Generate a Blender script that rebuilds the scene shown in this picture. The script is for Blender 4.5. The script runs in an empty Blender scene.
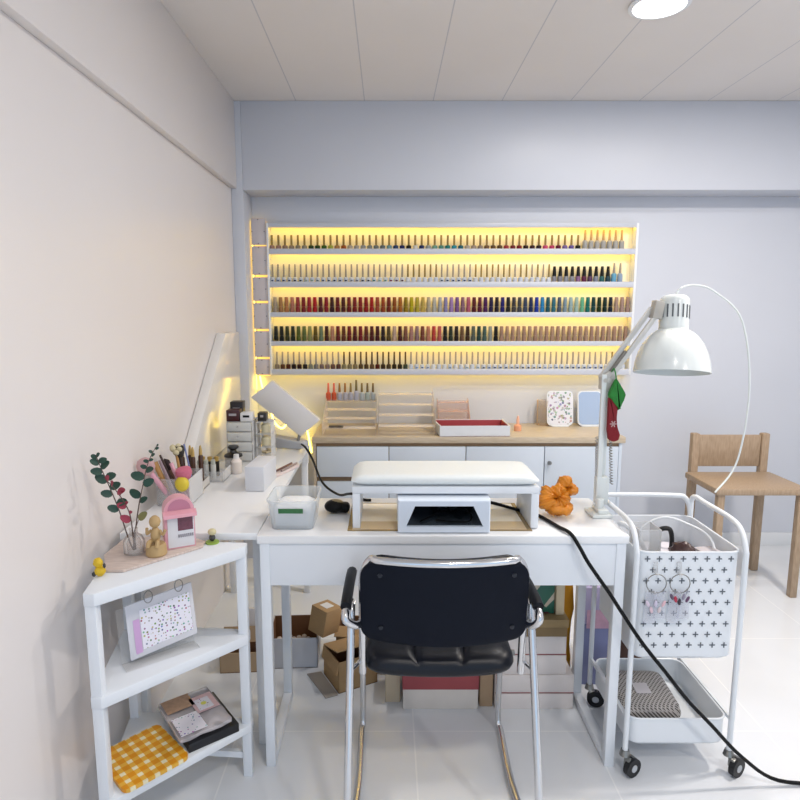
import bpy, bmesh, math, random
from mathutils import Vector, Matrix, Euler, noise
R = math.radians
random.seed(7)
COL = bpy.context.scene.collection

# ------------------------------------------------------------------ camera
F, CX, CAMH = 615.0, 388.0, 1.45
PITCH = math.atan(90 / F)
cd = bpy.data.cameras.new('camera'); cam = bpy.data.objects.new('camera', cd); COL.objects.link(cam)
cam.location = (0, 0, CAMH); cam.rotation_euler = (math.pi / 2 - PITCH, 0, 0)
cd.sensor_width = 36; cd.lens = 36 * F / 800; cd.shift_x = (400 - CX) / 800; cd.clip_start = .02
bpy.context.scene.camera = cam

# ------------------------------------------------------------------ materials
def lin(h):
    h = h.lstrip('#')
    out = []
    for i in (0, 2, 4):
        v = int(h[i:i + 2], 16) / 255
        out.append(v / 12.92 if v <= .04045 else ((v + .055) / 1.055) ** 2.4)
    return (*out, 1)

_M = {}
def M(name, hexc, rough=.5, metal=0, spec=.5, var=.06, scale=18, bump=0, coat=0, emit=0, stretch=None, trans=0):
    if name in _M: return _M[name]
    m = bpy.data.materials.new(name); m.use_nodes = True
    nt = m.node_tree; p = nt.nodes['Principled BSDF']; c = lin(hexc)
    tc = nt.nodes.new('ShaderNodeTexCoord'); nz = nt.nodes.new('ShaderNodeTexNoise')
    nz.inputs['Scale'].default_value = scale; nz.inputs['Detail'].default_value = 3
    if stretch:
        mp = nt.nodes.new('ShaderNodeMapping'); mp.inputs['Scale'].default_value = stretch
        nt.links.new(tc.outputs['Object'], mp.inputs['Vector']); nt.links.new(mp.outputs[0], nz.inputs['Vector'])
    else:
        nt.links.new(tc.outputs['Object'], nz.inputs['Vector'])
    mx = nt.nodes.new('ShaderNodeMix'); mx.data_type = 'RGBA'
    mx.inputs[6].default_value = (*[v * (1 - var) for v in c[:3]], 1)
    mx.inputs[7].default_value = (*[min(1, v * (1 + var)) for v in c[:3]], 1)
    nt.links.new(nz.outputs[0], mx.inputs[0]); nt.links.new(mx.outputs[2], p.inputs['Base Color'])
    p.inputs['Roughness'].default_value = rough; p.inputs['Metallic'].default_value = metal
    p.inputs['Specular IOR Level'].default_value = spec; p.inputs['Coat Weight'].default_value = coat
    p.inputs['Transmission Weight'].default_value = trans
    if bump:
        bp = nt.nodes.new('ShaderNodeBump'); bp.inputs['Strength'].default_value = bump; bp.inputs['Distance'].default_value = .004
        nt.links.new(nz.outputs[0], bp.inputs['Height']); nt.links.new(bp.outputs[0], p.inputs['Normal'])
    if emit:
        p.inputs['Emission Color'].default_value = c; p.inputs['Emission Strength'].default_value = emit
    _M[name] = m
    return m

def acrylic(name, hexc, opacity=.25, rough=.08, ior=1.3):
    if name in _M: return _M[name]
    m = bpy.data.materials.new(name); m.use_nodes = True
    nt = m.node_tree; p = nt.nodes['Principled BSDF']; out = nt.nodes['Material Output']
    p.inputs['Base Color'].default_value = lin(hexc); p.inputs['Roughness'].default_value = rough
    tr = nt.nodes.new('ShaderNodeBsdfTransparent'); tr.inputs[0].default_value = (.985, .985, .985, 1)
    fr = nt.nodes.new('ShaderNodeFresnel'); fr.inputs[0].default_value = ior
    ad = nt.nodes.new('ShaderNodeMath'); ad.operation = 'ADD'; ad.use_clamp = True; ad.inputs[1].default_value = opacity
    nt.links.new(fr.outputs[0], ad.inputs[0])
    mx = nt.nodes.new('ShaderNodeMixShader')
    nt.links.new(ad.outputs[0], mx.inputs[0]); nt.links.new(tr.outputs[0], mx.inputs[1]); nt.links.new(p.outputs[0], mx.inputs[2])
    nt.links.new(mx.outputs[0], out.inputs[0])
    _M[name] = m
    return m

class NT:                                    # small node-tree helper for pattern materials
    def __init__(s, name, rough=.5, coat=0):
        s.m = bpy.data.materials.new(name); s.m.use_nodes = True; s.nt = s.m.node_tree
        s.p = s.nt.nodes['Principled BSDF']; s.p.inputs['Roughness'].default_value = rough; s.p.inputs['Coat Weight'].default_value = coat
        s.tc = s.nt.nodes.new('ShaderNodeTexCoord'); s.co = s.tc.outputs['Object']
    def link(s, a, b): s.nt.links.new(a, b)
    def sep(s, v=None):
        n = s.nt.nodes.new('ShaderNodeSeparateXYZ'); s.link(v or s.co, n.inputs[0]); return n.outputs
    def math(s, op, a, b=None, c=None):
        n = s.nt.nodes.new('ShaderNodeMath'); n.operation = op
        for i, x in enumerate((a, b, c)):
            if x is None: continue
            if hasattr(x, 'is_linked'): s.link(x, n.inputs[i])
            else: n.inputs[i].default_value = x
        return n.outputs[0]
    def mix(s, f, a, b):
        n = s.nt.nodes.new('ShaderNodeMix'); n.data_type = 'RGBA'
        for i, x in ((0, f), (6, a), (7, b)):
            if hasattr(x, 'is_linked'): s.link(x, n.inputs[i])
            else: n.inputs[i].default_value = x
        return n.outputs[2]
    def noise(s, scale, det=2, stretch=None):
        n = s.nt.nodes.new('ShaderNodeTexNoise'); n.inputs['Scale'].default_value = scale; n.inputs['Detail'].default_value = det
        if stretch:
            mp = s.nt.nodes.new('ShaderNodeMapping'); mp.inputs['Scale'].default_value = stretch
            s.link(s.co, mp.inputs[0]); s.link(mp.outputs[0], n.inputs['Vector'])
        else: s.link(s.co, n.inputs['Vector'])
        return n.outputs[0]
    def done(s, col):
        s.link(col, s.p.inputs['Base Color']); return s.m

def wood(name, a, b, stretch, rough=.5, scale=14):
    n = NT(name, rough); f = n.noise(scale, 5, stretch)
    f = n.math('MULTIPLY_ADD', f, 2.4, -.7)
    n.p.inputs['Base Color'].default_value = lin(a)
    cl = n.nt.nodes.new('ShaderNodeClamp'); n.link(f, cl.inputs[0])
    return n.done(n.mix(cl.outputs[0], lin(a), lin(b)))

# ------------------------------------------------------------------ mesh builder
ORG = {}
class MB:
    def __init__(s): s.bm = bmesh.new()
    def _merge(s, t, mat=None):
        if mat is not None: bmesh.ops.transform(t, matrix=mat, verts=t.verts)
        me = bpy.data.meshes.new('tmp'); t.to_mesh(me); t.free(); s.bm.from_mesh(me); bpy.data.meshes.remove(me); return s
    def box(s, lo, hi, bev=0, seg=2, rot=None, piv=None):
        t = bmesh.new(); bmesh.ops.create_cube(t, size=1)
        c = [(a + b) / 2 for a, b in zip(lo, hi)]; d = [b - a for a, b in zip(lo, hi)]
        bmesh.ops.scale(t, vec=d, verts=t.verts)
        if bev: bmesh.ops.bevel(t, geom=t.edges[:], offset=min(bev, min(d) * .48), segments=seg, profile=.5, affect='EDGES')
        mt = Matrix.Translation(c)
        if rot:
            pv = Vector(piv) if piv else Vector(c)
            mt = Matrix.Translation(pv) @ Euler(rot).to_matrix().to_4x4() @ Matrix.Translation(-pv) @ mt
        return s._merge(t, mt)
    def obox(s, c, ax, ay, az, size, bev=0):     # oriented box about its centre
        t = bmesh.new(); bmesh.ops.create_cube(t, size=1); bmesh.ops.scale(t, vec=size, verts=t.verts)
        if bev: bmesh.ops.bevel(t, geom=t.edges[:], offset=min(bev, min(size) * .48), segments=2, profile=.5, affect='EDGES')
        m = Matrix((ax, ay, az)).transposed().to_4x4(); m.translation = c
        return s._merge(t, m)
    def cyl(s, p0, p1, r0, r1=None, n=16, cap=True):
        p0, p1 = Vector(p0), Vector(p1); r1 = r0 if r1 is None else r1
        t = bmesh.new(); L = (p1 - p0).length
        bmesh.ops.create_cone(t, cap_ends=cap, segments=n, radius1=r0, radius2=max(r1, 1e-5), depth=L)
        q = Vector((0, 0, 1)).rotation_difference((p1 - p0).normalized())
        return s._merge(t, Matrix.Translation((p0 + p1) / 2) @ q.to_matrix().to_4x4())
    def ball(s, c, r, sub=2, fn=None, rot=None):
        t = bmesh.new(); bmesh.ops.create_icosphere(t, subdivisions=sub, radius=1)
        if fn:
            for v in t.verts: v.co *= fn(v.co.copy())
        r = (r, r, r) if isinstance(r, (int, float)) else r
        bmesh.ops.scale(t, vec=r, verts=t.verts)
        m = Matrix.Translation(c)
        if rot: m = m @ Euler(rot).to_matrix().to_4x4()
        return s._merge(t, m)
    def tube(s, pts, r, n=8, smooth=0, closed=False):
        pts = [Vector(p) for p in pts]
        if smooth:
            P = pts; out = []
            N = len(P); rng = range(N if closed else N - 1)
            for i in rng:
                p0 = P[i - 1] if (closed or i > 0) else P[0]; p1 = P[i]; p2 = P[(i + 1) % N]
                p3 = P[(i + 2) % N] if (closed or i + 2 < N) else P[-1]
                for k in range(smooth):
                    t = k / smooth
                    out.append(.5 * ((2 * p1) + (-p0 + p2) * t + (2 * p0 - 5 * p1 + 4 * p2 - p3) * t * t + (-p0 + 3 * p1 - 3 * p2 + p3) * t ** 3))
            if not closed: out.append(P[-1])
            pts = out
        N = len(pts); rings = []; up = None
        for i, p in enumerate(pts):
            a = pts[i - 1] if (i > 0 or closed) else p; b = pts[(i + 1) % N] if (i < N - 1 or closed) else p
            d = (b - a).normalized()
            if up is None:
                up = d.orthogonal().normalized()
            else:
                up = (up - d * up.dot(d)).normalized()
            sd = d.cross(up); rr = r(i / (N - 1)) if callable(r) else r
            rings.append([s.bm.verts.new(p + (up * math.cos(2 * math.pi * k / n) + sd * math.sin(2 * math.pi * k / n)) * rr) for k in range(n)])
        for i in range(N if closed else N - 1):
            A, B = rings[i], rings[(i + 1) % N]
            for k in range(n): s.bm.faces.new((A[k], A[(k + 1) % n], B[(k + 1) % n], B[k]))
        if not closed:
            s.bm.faces.new(rings[0][::-1]); s.bm.faces.new(rings[-1])
        return s
    def lathe(s, prof, base, n=20, mat=None):
        base = Vector(base); mat = mat or Matrix.Identity(3); rings = []
        for r, z in prof:
            if r < 1e-5: rings.append([s.bm.verts.new(base + mat @ Vector((0, 0, z)))])
            else: rings.append([s.bm.verts.new(base + mat @ Vector((r * math.cos(2 * math.pi * k / n), r * math.sin(2 * math.pi * k / n), z))) for k in range(n)])
        for A, B in zip(rings, rings[1:]):
            for k in range(n):
                a, b = A[k % len(A)], A[(k + 1) % len(A)]; c, d = B[(k + 1) % len(B)], B[k % len(B)]
                vs = []
                for v in (a, b, c, d):
                    if v not in vs: vs.append(v)
                if len(vs) > 2:
                    try: s.bm.faces.new(vs)
                    except ValueError: pass
        return s
    def prism(s, pts, vec, bev=0):               # planar 3-D polygon pushed along vec
        t = bmesh.new(); vec = Vector(vec)
        a = [t.verts.new(Vector(p)) for p in pts]; b = [t.verts.new(Vector(p) + vec) for p in pts]
        n = len(a); t.faces.new(a[::-1]); t.faces.new(b)
        for i in range(n): t.faces.new((a[i], a[(i + 1) % n], b[(i + 1) % n], b[i]))
        bmesh.ops.recalc_face_normals(t, faces=t.faces[:])
        if bev: bmesh.ops.bevel(t, geom=t.edges[:], offset=bev, segments=2, profile=.5, affect='EDGES')
        return s._merge(t)
    def pad(s, O, U, V, W, w, h, r, tf, tb, bend=lambda u, v: 0, nx=24, ny=20):
        O, U, V, W = Vector(O), Vector(U), Vector(V), Vector(W)
        vs = [math.sin(math.pi / 2 * (-1 + 2 * j / ny)) for j in range(ny + 1)]
        us = [-1 + 2 * i / nx for i in range(nx + 1)]
        us = [math.copysign(abs(u) ** .75, u) for u in us]
        def hw(y):
            d = abs(y) - (h / 2 - r)
            return w / 2 if d <= 0 else w / 2 - r + math.sqrt(max(0, r * r - d * d))
        g = {}
        for sd, fn in ((1, tf), (-1, tb)):
            for j, vv in enumerate(vs):
                y = vv * h / 2
                for i, u in enumerate(us):
                    rim = i in (0, nx) or j in (0, ny)
                    g[sd, i, j] = s.bm.verts.new(O + U * (u * hw(y)) + V * y + W * (bend(u, vv) + sd * fn(u, vv)))
        for sd in (1, -1):
            for j in range(ny):
                for i in range(nx):
                    q = [g[sd, i, j], g[sd, i + 1, j], g[sd, i + 1, j + 1], g[sd, i, j + 1]]
                    s.bm.faces.new(q if sd > 0 else q[::-1])
        rim = [(i, 0) for i in range(nx)] + [(nx, j) for j in range(ny)] + [(i, ny) for i in range(nx, 0, -1)] + [(0, j) for j in range(ny, 0, -1)]
        for k in range(len(rim)):
            a, b = rim[k], rim[(k + 1) % len(rim)]
            s.bm.faces.new((g[-1, *a], g[-1, *b], g[1, *b], g[1, *a]))
        bmesh.ops.remove_doubles(s.bm, verts=s.bm.verts[:], dist=1e-6)
        return s
    def leaf(s, c, d, nrm, L, W):                # one flat pointed-oval leaf
        c, d, nrm = Vector(c), Vector(d).normalized(), Vector(nrm).normalized()
        sd = d.cross(nrm).normalized(); nrm = sd.cross(d)
        cen = []; 
        ring = []
        for k in range(12):
            a = 2 * math.pi * k / 12
            u = .5 - .5 * math.cos(a); v = math.sin(a)
            ring.append(s.bm.verts.new(c + d * (L * u) + sd * (W * .5 * v * (1 - .25 * u)) + nrm * (.12 * W * v * v)))
        m = s.bm.verts.new(c + d * L * .5)
        for k in range(12): s.bm.faces.new((ring[k], ring[(k + 1) % 12], m))
        return s
    def build(s, name, mat, parent=None, at=None, angle=38):
        bmesh.ops.recalc_face_normals(s.bm, faces=s.bm.faces[:])
        org = ORG[parent.name] if parent else Vector(at if at else (0, 0, 0))
        bmesh.ops.translate(s.bm, vec=-org, verts=s.bm.verts)
        for f in s.bm.faces: f.smooth = True
        for e in s.bm.edges:
            if len(e.link_faces) == 2 and e.calc_face_angle(0) > R(angle): e.smooth = False
        me = bpy.data.meshes.new(name); s.bm.to_mesh(me); s.bm.free()
        for m in (mat if isinstance(mat, (list, tuple)) else [mat]): me.materials.append(m)
        o = bpy.data.objects.new(name, me); COL.objects.link(o)
        if parent: o.parent = parent
        else: o.location = org
        ORG[o.name] = org
        return o

def tag(o, label, cat, group=None, kind=None):
    o['label'] = label; o['category'] = cat
    if group: o['group'] = group
    if kind: o['kind'] = kind
    return o
def thing(name, label, cat, loc, group=None):
    o = bpy.data.objects.new(name, None); COL.objects.link(o); o.location = loc; o.empty_display_size = .05
    ORG[o.name] = Vector(loc)
    return tag(o, label, cat, group)
def struct(o): o['kind'] = 'structure'; return o
def clone(o, loc, label, mats=None):
    c = o.copy(); COL.objects.link(c); c.location = loc; c['label'] = label; ORG[c.name] = Vector(loc)
    kids = []
    for k in o.children:
        d = k.copy(); COL.objects.link(d); d.parent = c; kids.append(d)
        for g in k.children:
            e = g.copy(); COL.objects.link(e); e.parent = d
    return c, kids
def paint(o, m):
    o.material_slots[0].link = 'OBJECT'; o.material_slots[0].material = m

X3, Y3, Z3 = Vector((1, 0, 0)), Vector((0, 1, 0)), Vector((0, 0, 1))

# ------------------------------------------------------------------ common materials
white = M('white_paint', '#e6e9ec', .38, var=.02, scale=4)
whitegloss = M('white_gloss_laminate', '#eceef0', .22, var=.02, scale=3)
wallm = M('wall_paint_cool_lit', '#cdd1da', .42, var=.025, scale=2.2, bump=.05)  # bluish tint carries the cool daylight in the paint colour
walll = M('wall_paint_warm_lit', '#e4dfdd', .34, var=.025, scale=2.2, bump=.05)  # left wall tinted warmer, warm light put into its colour
ledm = M('warm_led', '#ffd440', .5, var=0, emit=9.2)
lipm = M('rack_lip_shade', '#c6cad4', .4, var=.02)  # white rack finish greyed, shade put into the lip colour
plastic = M('white_plastic', '#e4e9ee', .3, var=.02)
chrome = M('chrome', '#d5d6d8', .14, metal=1, var=.03)
steel = M('dull_steel', '#8f8f8c', .32, metal=1, var=.05)
black = M('black_plastic', '#0a0b0d', .45, spec=.2, var=.1)
vinyl = M('black_vinyl', '#040916', .38, spec=.34, var=.15, scale=60, bump=.12)
backvinyl = M('black_back_board', '#060d1b', .6, spec=.16, var=.15, scale=90, bump=.1)
kraft = M('kraft_cardboard', '#a98a62', .8, var=.1, scale=40, stretch=(1, 1, 4))
kraftd = M('kraft_inside', '#7a5436', .85, var=.1, scale=40)
acr = acrylic('clear_acrylic', '#f3f5f7', .08)
acr_mid = acrylic('cloudy_acrylic', '#f3f4f5', .22)
rubber = M('rubber_tyre', '#15161a', .55)

# ------------------------------------------------------------------ setting
n = NT('floor_tiles', .16)
x, y, z = n.sep()
fx = n.math('FRACT', n.math('DIVIDE', n.math('ADD', x, 100 * .61 - .09), .61))
fy = n.math('FRACT', n.math('DIVIDE', n.math('ADD', y, 100 * .61 - 1.95), .61))
gx = n.math('LESS_THAN', n.math('MINIMUM', fx, n.math('SUBTRACT', 1.0, fx)), .0042)
gy = n.math('LESS_THAN', n.math('MINIMUM', fy, n.math('SUBTRACT', 1.0, fy)), .0042)
g = n.math('MAXIMUM', gx, gy)
base = n.mix(n.noise(3, 4), lin('#d9dde2'), lin('#e6e9ed'))
floorm = n.done(n.mix(g, base, lin('#eceef0')))
fl = struct(MB().box((-.95, -2.2, -.05), (2.7, 3.8, 0)).build('floor', floorm))

n = NT('ceiling_panels', .6)
x, y, z = n.sep()
fx = n.math('FRACT', n.math('DIVIDE', n.math('ADD', x, 100 * .365 - .24), .365))
g = n.math('LESS_THAN', n.math('MINIMUM', fx, n.math('SUBTRACT', 1.0, fx)), .007)
base = n.mix(n.noise(2, 3), lin('#dfdad6'), lin('#e8e4e1'))
ceilm = n.done(n.mix(g, base, lin('#c4c3c6')))
struct(MB().box((-.95, -2.2, 2.55), (2.7, 3.8, 2.62)).build('ceiling', ceilm))
struct(MB().box((-.95, -2.2, 0), (-.85, 3.77, 2.55)).build('wall_left', walll))
struct(MB().box((-.85, 3.67, 0), (2.6, 3.77, 2.55)).build('wall_back', wallm))
struct(MB().box((2.6, -2.2, 0), (2.7, 3.77, 2.55)).build('wall_right', wallm))
struct(MB().box((-.785, 3.46, 2.093), (2.6, 3.67, 2.55), .004).build('trim_1', wallm))       # beam on the back wall
struct(MB().box((-.85, -2.2, 2.10), (-.818, 3.46, 2.55), .004).build('trim_2', walll))       # beam on the left wall
struct(MB().box((-.85, 3.46, 0), (-.785, 3.67, 2.55), .004).build('trim_3', wallm))          # corner column
struct(MB().box((.9, 3.658, 0), (2.6, 3.67, .08), .002).build('baseboard_back', white))

# ceiling lights
lampglow = M('downlight_glow', '#ffffff', .5, var=0, emit=9)
def downlight(x, y, label):
    t = thing('ceiling_downlight', label, 'ceiling light', (x, y, 2.55), 'round ceiling downlights')
    MB().lathe([(.105, 0), (.108, -.008), (.092, -.012), (.09, -.004)], (x, y, 2.55), 32).build('trim_ring', white, t)
    MB().lathe([(0, -.006), (.09, -.006), (.09, -.003), (0, -.003)], (x, y, 2.55), 32).build('diffuser', lampglow, t)
downlight(.985, 2.415, 'round glowing white downlight recessed in the panelled ceiling')
def area(name, loc, rot, size, power, col, sy=None):
    l = bpy.data.lights.new(name, 'AREA'); l.shape = 'DISK' if sy is None else 'RECTANGLE'; l.size = size
    if sy: l.size_y = sy
    l.energy = power; l.color = col
    o = bpy.data.objects.new(name, l); COL.objects.link(o); o.location = loc; o.rotation_euler = rot
    return o
area('downlight_lamp', (.985, 2.415, 2.53), (0, 0, 0), .17, 13, (1, .95, .90))
area('downlight_lamp', (1.9, 1.95, 2.53), (0, 0, 0), .17, 32, (1, .92, .84))
area('downlight_lamp', (.5, .2, 2.53), (0, 0, 0), .2, 15, (1, .94, .88))
area('downlight_lamp', (1.7, -.6, 2.53), (0, 0, 0), .2, 22, (1, .93, .86))

wd = bpy.data.worlds.new('sky'); bpy.context.scene.world = wd; wd.use_nodes = True
wd.node_tree.nodes['Background'].inputs[0].default_value = (.62, .79, 1.0, 1)
wd.node_tree.nodes['Background'].inputs[1].default_value = 1.2

# ------------------------------------------------------------------ lit polish rack on the back wall
RX0, RX1 = -.691, 1.423
rack = thing('polish_rack', 'long white wall rack of five shelves glowing with warm yellow strip light', 'shelf rack', (.36, 3.66, 1.07))
MB().box((RX0, 3.655, 1.075), (RX1, 3.669, 1.938)).build('back_panel', M('rack_back_glow_tint', '#f6edd0', .5, var=.02), rack)  # panel tinted yellow, strip-light glow put into its colour
MB().box((RX0, 3.587, 1.075), (RX0 + .012, 3.655, 1.938), .002).build('side_panel', white, rack)
MB().box((RX1 - .014, 3.587, 1.075), (RX1, 3.655, 1.938), .002).build('side_panel', white, rack)
# (lip top, lip bottom, shelf top)
ROWS = [(1.796, 1.764, 1.794), (1.611, 1.578, 1.609), (1.438, 1.408, 1.436), (1.271, 1.243, 1.2685), (1.108, 1.073, 1.105)]
def shelf(lt, lb, st):
    s = MB().box((RX0 + .012, 3.598, st - .012), (RX1 - .014, 3.655, st), .001).build('shelf_board', white, rack)
    MB().box((RX0 + .004, 3.588, lb), (RX1 - .004, 3.597, lt), .002).build('shelf_lip', lipm, s)
    MB().box((RX0 + .02, 3.600, st - .019), (RX1 - .02, 3.609, st - .013)).build('led_strip', ledm, s)
for a in ROWS: shelf(*a)
s = MB().box((RX0 + .012, 3.598, 1.926), (RX1 - .014, 3.655, 1.938), .001).build('shelf_board', white, rack)
MB().box((RX0 + .004, 3.588, 1.913), (RX1 - .004, 3.597, 1.938), .002).build('shelf_lip', lipm, s)
MB().box((RX0 + .02, 3.600, 1.918), (RX1 - .02, 3.609, 1.924)).build('led_strip', ledm, s)

# nail polish bottles --------------------------------------------------------------
def ordinal(k):
    return '%d%s' % (k, 'th' if 10 <= k % 100 <= 20 else {1: 'st', 2: 'nd', 3: 'rd'}.get(k % 10, 'th'))
tancap = M('tan_cap', '#8c7844', .45, spec=.2); greycap = M('grey_cap', '#989084', .45, spec=.2); browncap = M('brown_cap', '#574426', .45, spec=.2)
bodywhite = M('white_bottle', '#c3cad8', .35, var=.02)
def lacquer(h):
    c = [int(h[i:i + 2], 16) for i in (1, 3, 5)]; l_ = sum(c) / 3; k = .76 if l_ < 110 else .88
    h2 = '#' + ''.join('%02x' % max(0, min(255, int((l_ + (v - l_) * 1.12) * k))) for v in c)
    return M('lacquer_' + h[1:], h2, .34, spec=.22, var=.03)
def bottle_proto(kind):
    if kind == 'pot':
        prof = [(0, 0), (.0135, 0), (.0152, .003), (.0152, .018), (.012, .0225), (0, .0225)]; cap = [(0, .0225), (.0062, .0225), (.0062, .078), (.0055, .0805), (0, .0805)]
    elif kind == 'dot':
        prof = [(0, 0), (.0125, 0), (.0133, .002), (.0133, .024), (.009, .029), (0, .029)]; cap = [(0, .029), (.0056, .029), (.0048, .100), (.004, .102), (0, .102)]
    elif kind == 'wide':
        prof = [(0, 0), (.0118, 0), (.0125, .002), (.0125, .024), (.0105, .031), (.0098, .034), (0, .034)]; cap = [(0, .034), (.0115, .0345), (.0104, .086), (.0094, .088), (0, .088)]
    elif kind == 'clear':
        prof = [(0, 0), (.014, 0), (.015, .002), (.015, .044), (.009, .051), (0, .051)]; cap = [(0, .051), (.0075, .051), (.0055, .107), (.0045, .109), (0, .109)]
    else:
        prof = [(0, 0), (.0135, 0), (.0145, .002), (.0145, .029), (.0115, .034), (0, .034)]; cap = [(0, .034), (.0118, .034), (.0078, .088), (.007, .09), (0, .09)]
    n = 12
    b = MB().lathe(prof, (0, 0, 0), n).build('nail_polish_bottle', bodywhite)
    c = MB().lathe(cap, (0, 0, 0), n).build('cap', tancap, b)
    return b, c
SHELFN = ['top', 'second', 'third', 'fourth', 'fifth']
cnt = {}
proto = {}
TOT = [55, 62, 63, 63, 63]
def put(kind, row, x, hexc, word, capm, capword, dot=None, dotword=None):
    k = cnt[row] = cnt.get(row, 0) + 1
    end = ('%s from left' % ordinal(k)) if k <= (TOT[row] + 1) // 2 else ('%s from right' % ordinal(TOT[row] + 1 - k))
    lab = '%s polish, %s cap, %s on %s lit shelf' % (word, capword, end, SHELFN[row])
    if dotword: lab = '%s polish bottle, %s dot, %s on %s lit shelf' % (word, dotword, end, SHELFN[row])
    loc = Vector((x, 3.622, ROWS[row][2]))
    if kind not in proto:
        b, c = bottle_proto(kind); proto[kind] = b; b.location = loc; kids = [c]
    else:
        b, kids = clone(proto[kind], loc, lab)
        kids = [q for q in kids if q.name.startswith('cap')]
    tag(b, lab, 'nail polish', 'nail polish bottles on the %s lit shelf' % SHELFN[row])
    paint(b, lacquer(hexc) if hexc else bodywhite); paint(kids[0], capm)
    return b, loc
DOTS = []
# row 1
r1 = [('#a78a84', 'dusty pink'), ('#a88880', 'dusty pink'), ('#a08a7c', 'mauve'), ('#9a8c80', 'taupe'), ('#969080', 'grey green'), ('#a09c90', 'grey'),
 ('#1f3d14', 'dark green'), ('#22481a', 'dark green'), ('#3c6a26', 'green'), ('#a4ae55', 'lime'), ('#b48a5c', 'tan'), ('#b0622c', 'orange'),
 ('#b8b4ae', 'pale grey'), ('#a5a5a8', 'grey'), ('#9ca0a8', 'grey'), ('#858c90', 'slate'), ('#707a80', 'slate'), ('#687480', 'slate'), ('#7ea2ae', 'pale teal'),
 ('#2c4a80', 'blue'), ('#15246a', 'navy'), ('#080a14', 'black'), ('#d8dae0', 'white'), ('#1c3272', 'navy'), ('#a4acb0', 'pale grey'), ('#6f9e98', 'pale teal'),
 ('#4f8886', 'teal'), ('#23878c', 'teal'), ('#238aa2', 'turquoise'), ('#1d6f86', 'teal'), ('#b3aeaa', 'pale grey'), ('#a89a90', 'beige'), ('#968a80', 'taupe'),
 ('#82664a', 'brown'), ('#75583a', 'brown'), ('#6a4f30', 'brown'), ('#b04250', 'rose red'), ('#7c1a2c', 'maroon'), ('#86182c', 'crimson'), ('#2c0a14', 'dark maroon'),
 ('#3c0e1c', 'dark maroon'), ('#2c1020', 'dark plum'), ('#c0507c', 'pink'), ('#b23a68', 'magenta'), ('#6c1440', 'plum'), ('#7a68a8', 'violet'), ('#6858a0', 'violet'), ('#05060a', 'black')]
for i, (h, w) in enumerate(r1):
    put('pot', 0, -.666 + i * (1.090 + .666) / 47, h, w, tancap, 'thin tan')
for i in range(7):
    put('clear', 0, 1.130 + i * .21 / 6, '#b9b8b6', 'tall clear', M('amber_cap', '#b08a52', .4), 'tapered amber')
# row 2
d2 = {0: ('#5a6a8c', 'slate blue'), 1: ('#5a6a8c', 'slate blue'), 2: ('#2e3c62', 'navy'), 3: ('#1c2850', 'navy'), 4: ('#121a3a', 'navy'), 5: ('#080c1c', 'black'), 6: ('#a4b4a6', 'pale green'),
 7: ('#8ea894', 'pale green'), 8: ('#566a6a', 'grey green'), 9: ('#34486a', 'dark blue'), 10: ('#1c2a4a', 'navy'), 11: ('#0e1630', 'navy'), 12: ('#2c3448', 'charcoal'), 13: ('#141a30', 'navy'),
 14: ('#6a7280', 'grey'), 15: ('#6a6a78', 'grey'), 16: ('#0c0c16', 'black'), 17: ('#1c1c2a', 'black'), 18: ('#3c8484', 'teal'), 19: ('#8cb0a4', 'pale green'), 20: ('#5e8a80', 'green'),
 21: ('#8c2c44', 'red'), 22: ('#6c1c40', 'plum'), 23: ('#4c0c1c', 'dark red'), 30: ('#1c4060', 'dark teal'), 31: ('#1a3a5c', 'navy'), 32: ('#122c5a', 'navy'), 33: ('#122c5a', 'navy'), 34: ('#1a3a6a', 'navy'), 35: ('#10244c', 'navy')}
for i in range(50):
    x = -.667 + i * (.930 + .667) / 49
    cm = greycap if i < 24 or 29 < i < 36 or i in (43, 46, 48) else tancap
    dd = d2.get(i)
    b, l = put('dot', 1, x, None, 'white', cm, 'thin grey' if cm is greycap else 'thin tan', dd and dd[0], dd and dd[1])
    if dd: DOTS.append((b, dd[0]))
e2 = [('#8e8e98', 'grey'), ('#8c8c96', 'grey'), ('#9498a2', 'grey'), ('#8e909a', 'grey'), ('#8a6a90', 'mauve'), ('#6c2c54', 'plum'), ('#6c4c70', 'purple'), ('#8a90a0', 'blue grey'), ('#3c7476', 'teal'), ('#2c4e5a', 'dark teal')]
for i, (h, w) in enumerate(e2):
    put('blackcap', 1, .961 + i * .31 / 9, h, w, black, 'black')
for i in range(2):
    put('clear', 1, 1.305 + i * .036, ('#76b2d6', '#a4b8d0')[i], 'light blue', greycap, 'tapered grey')
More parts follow.
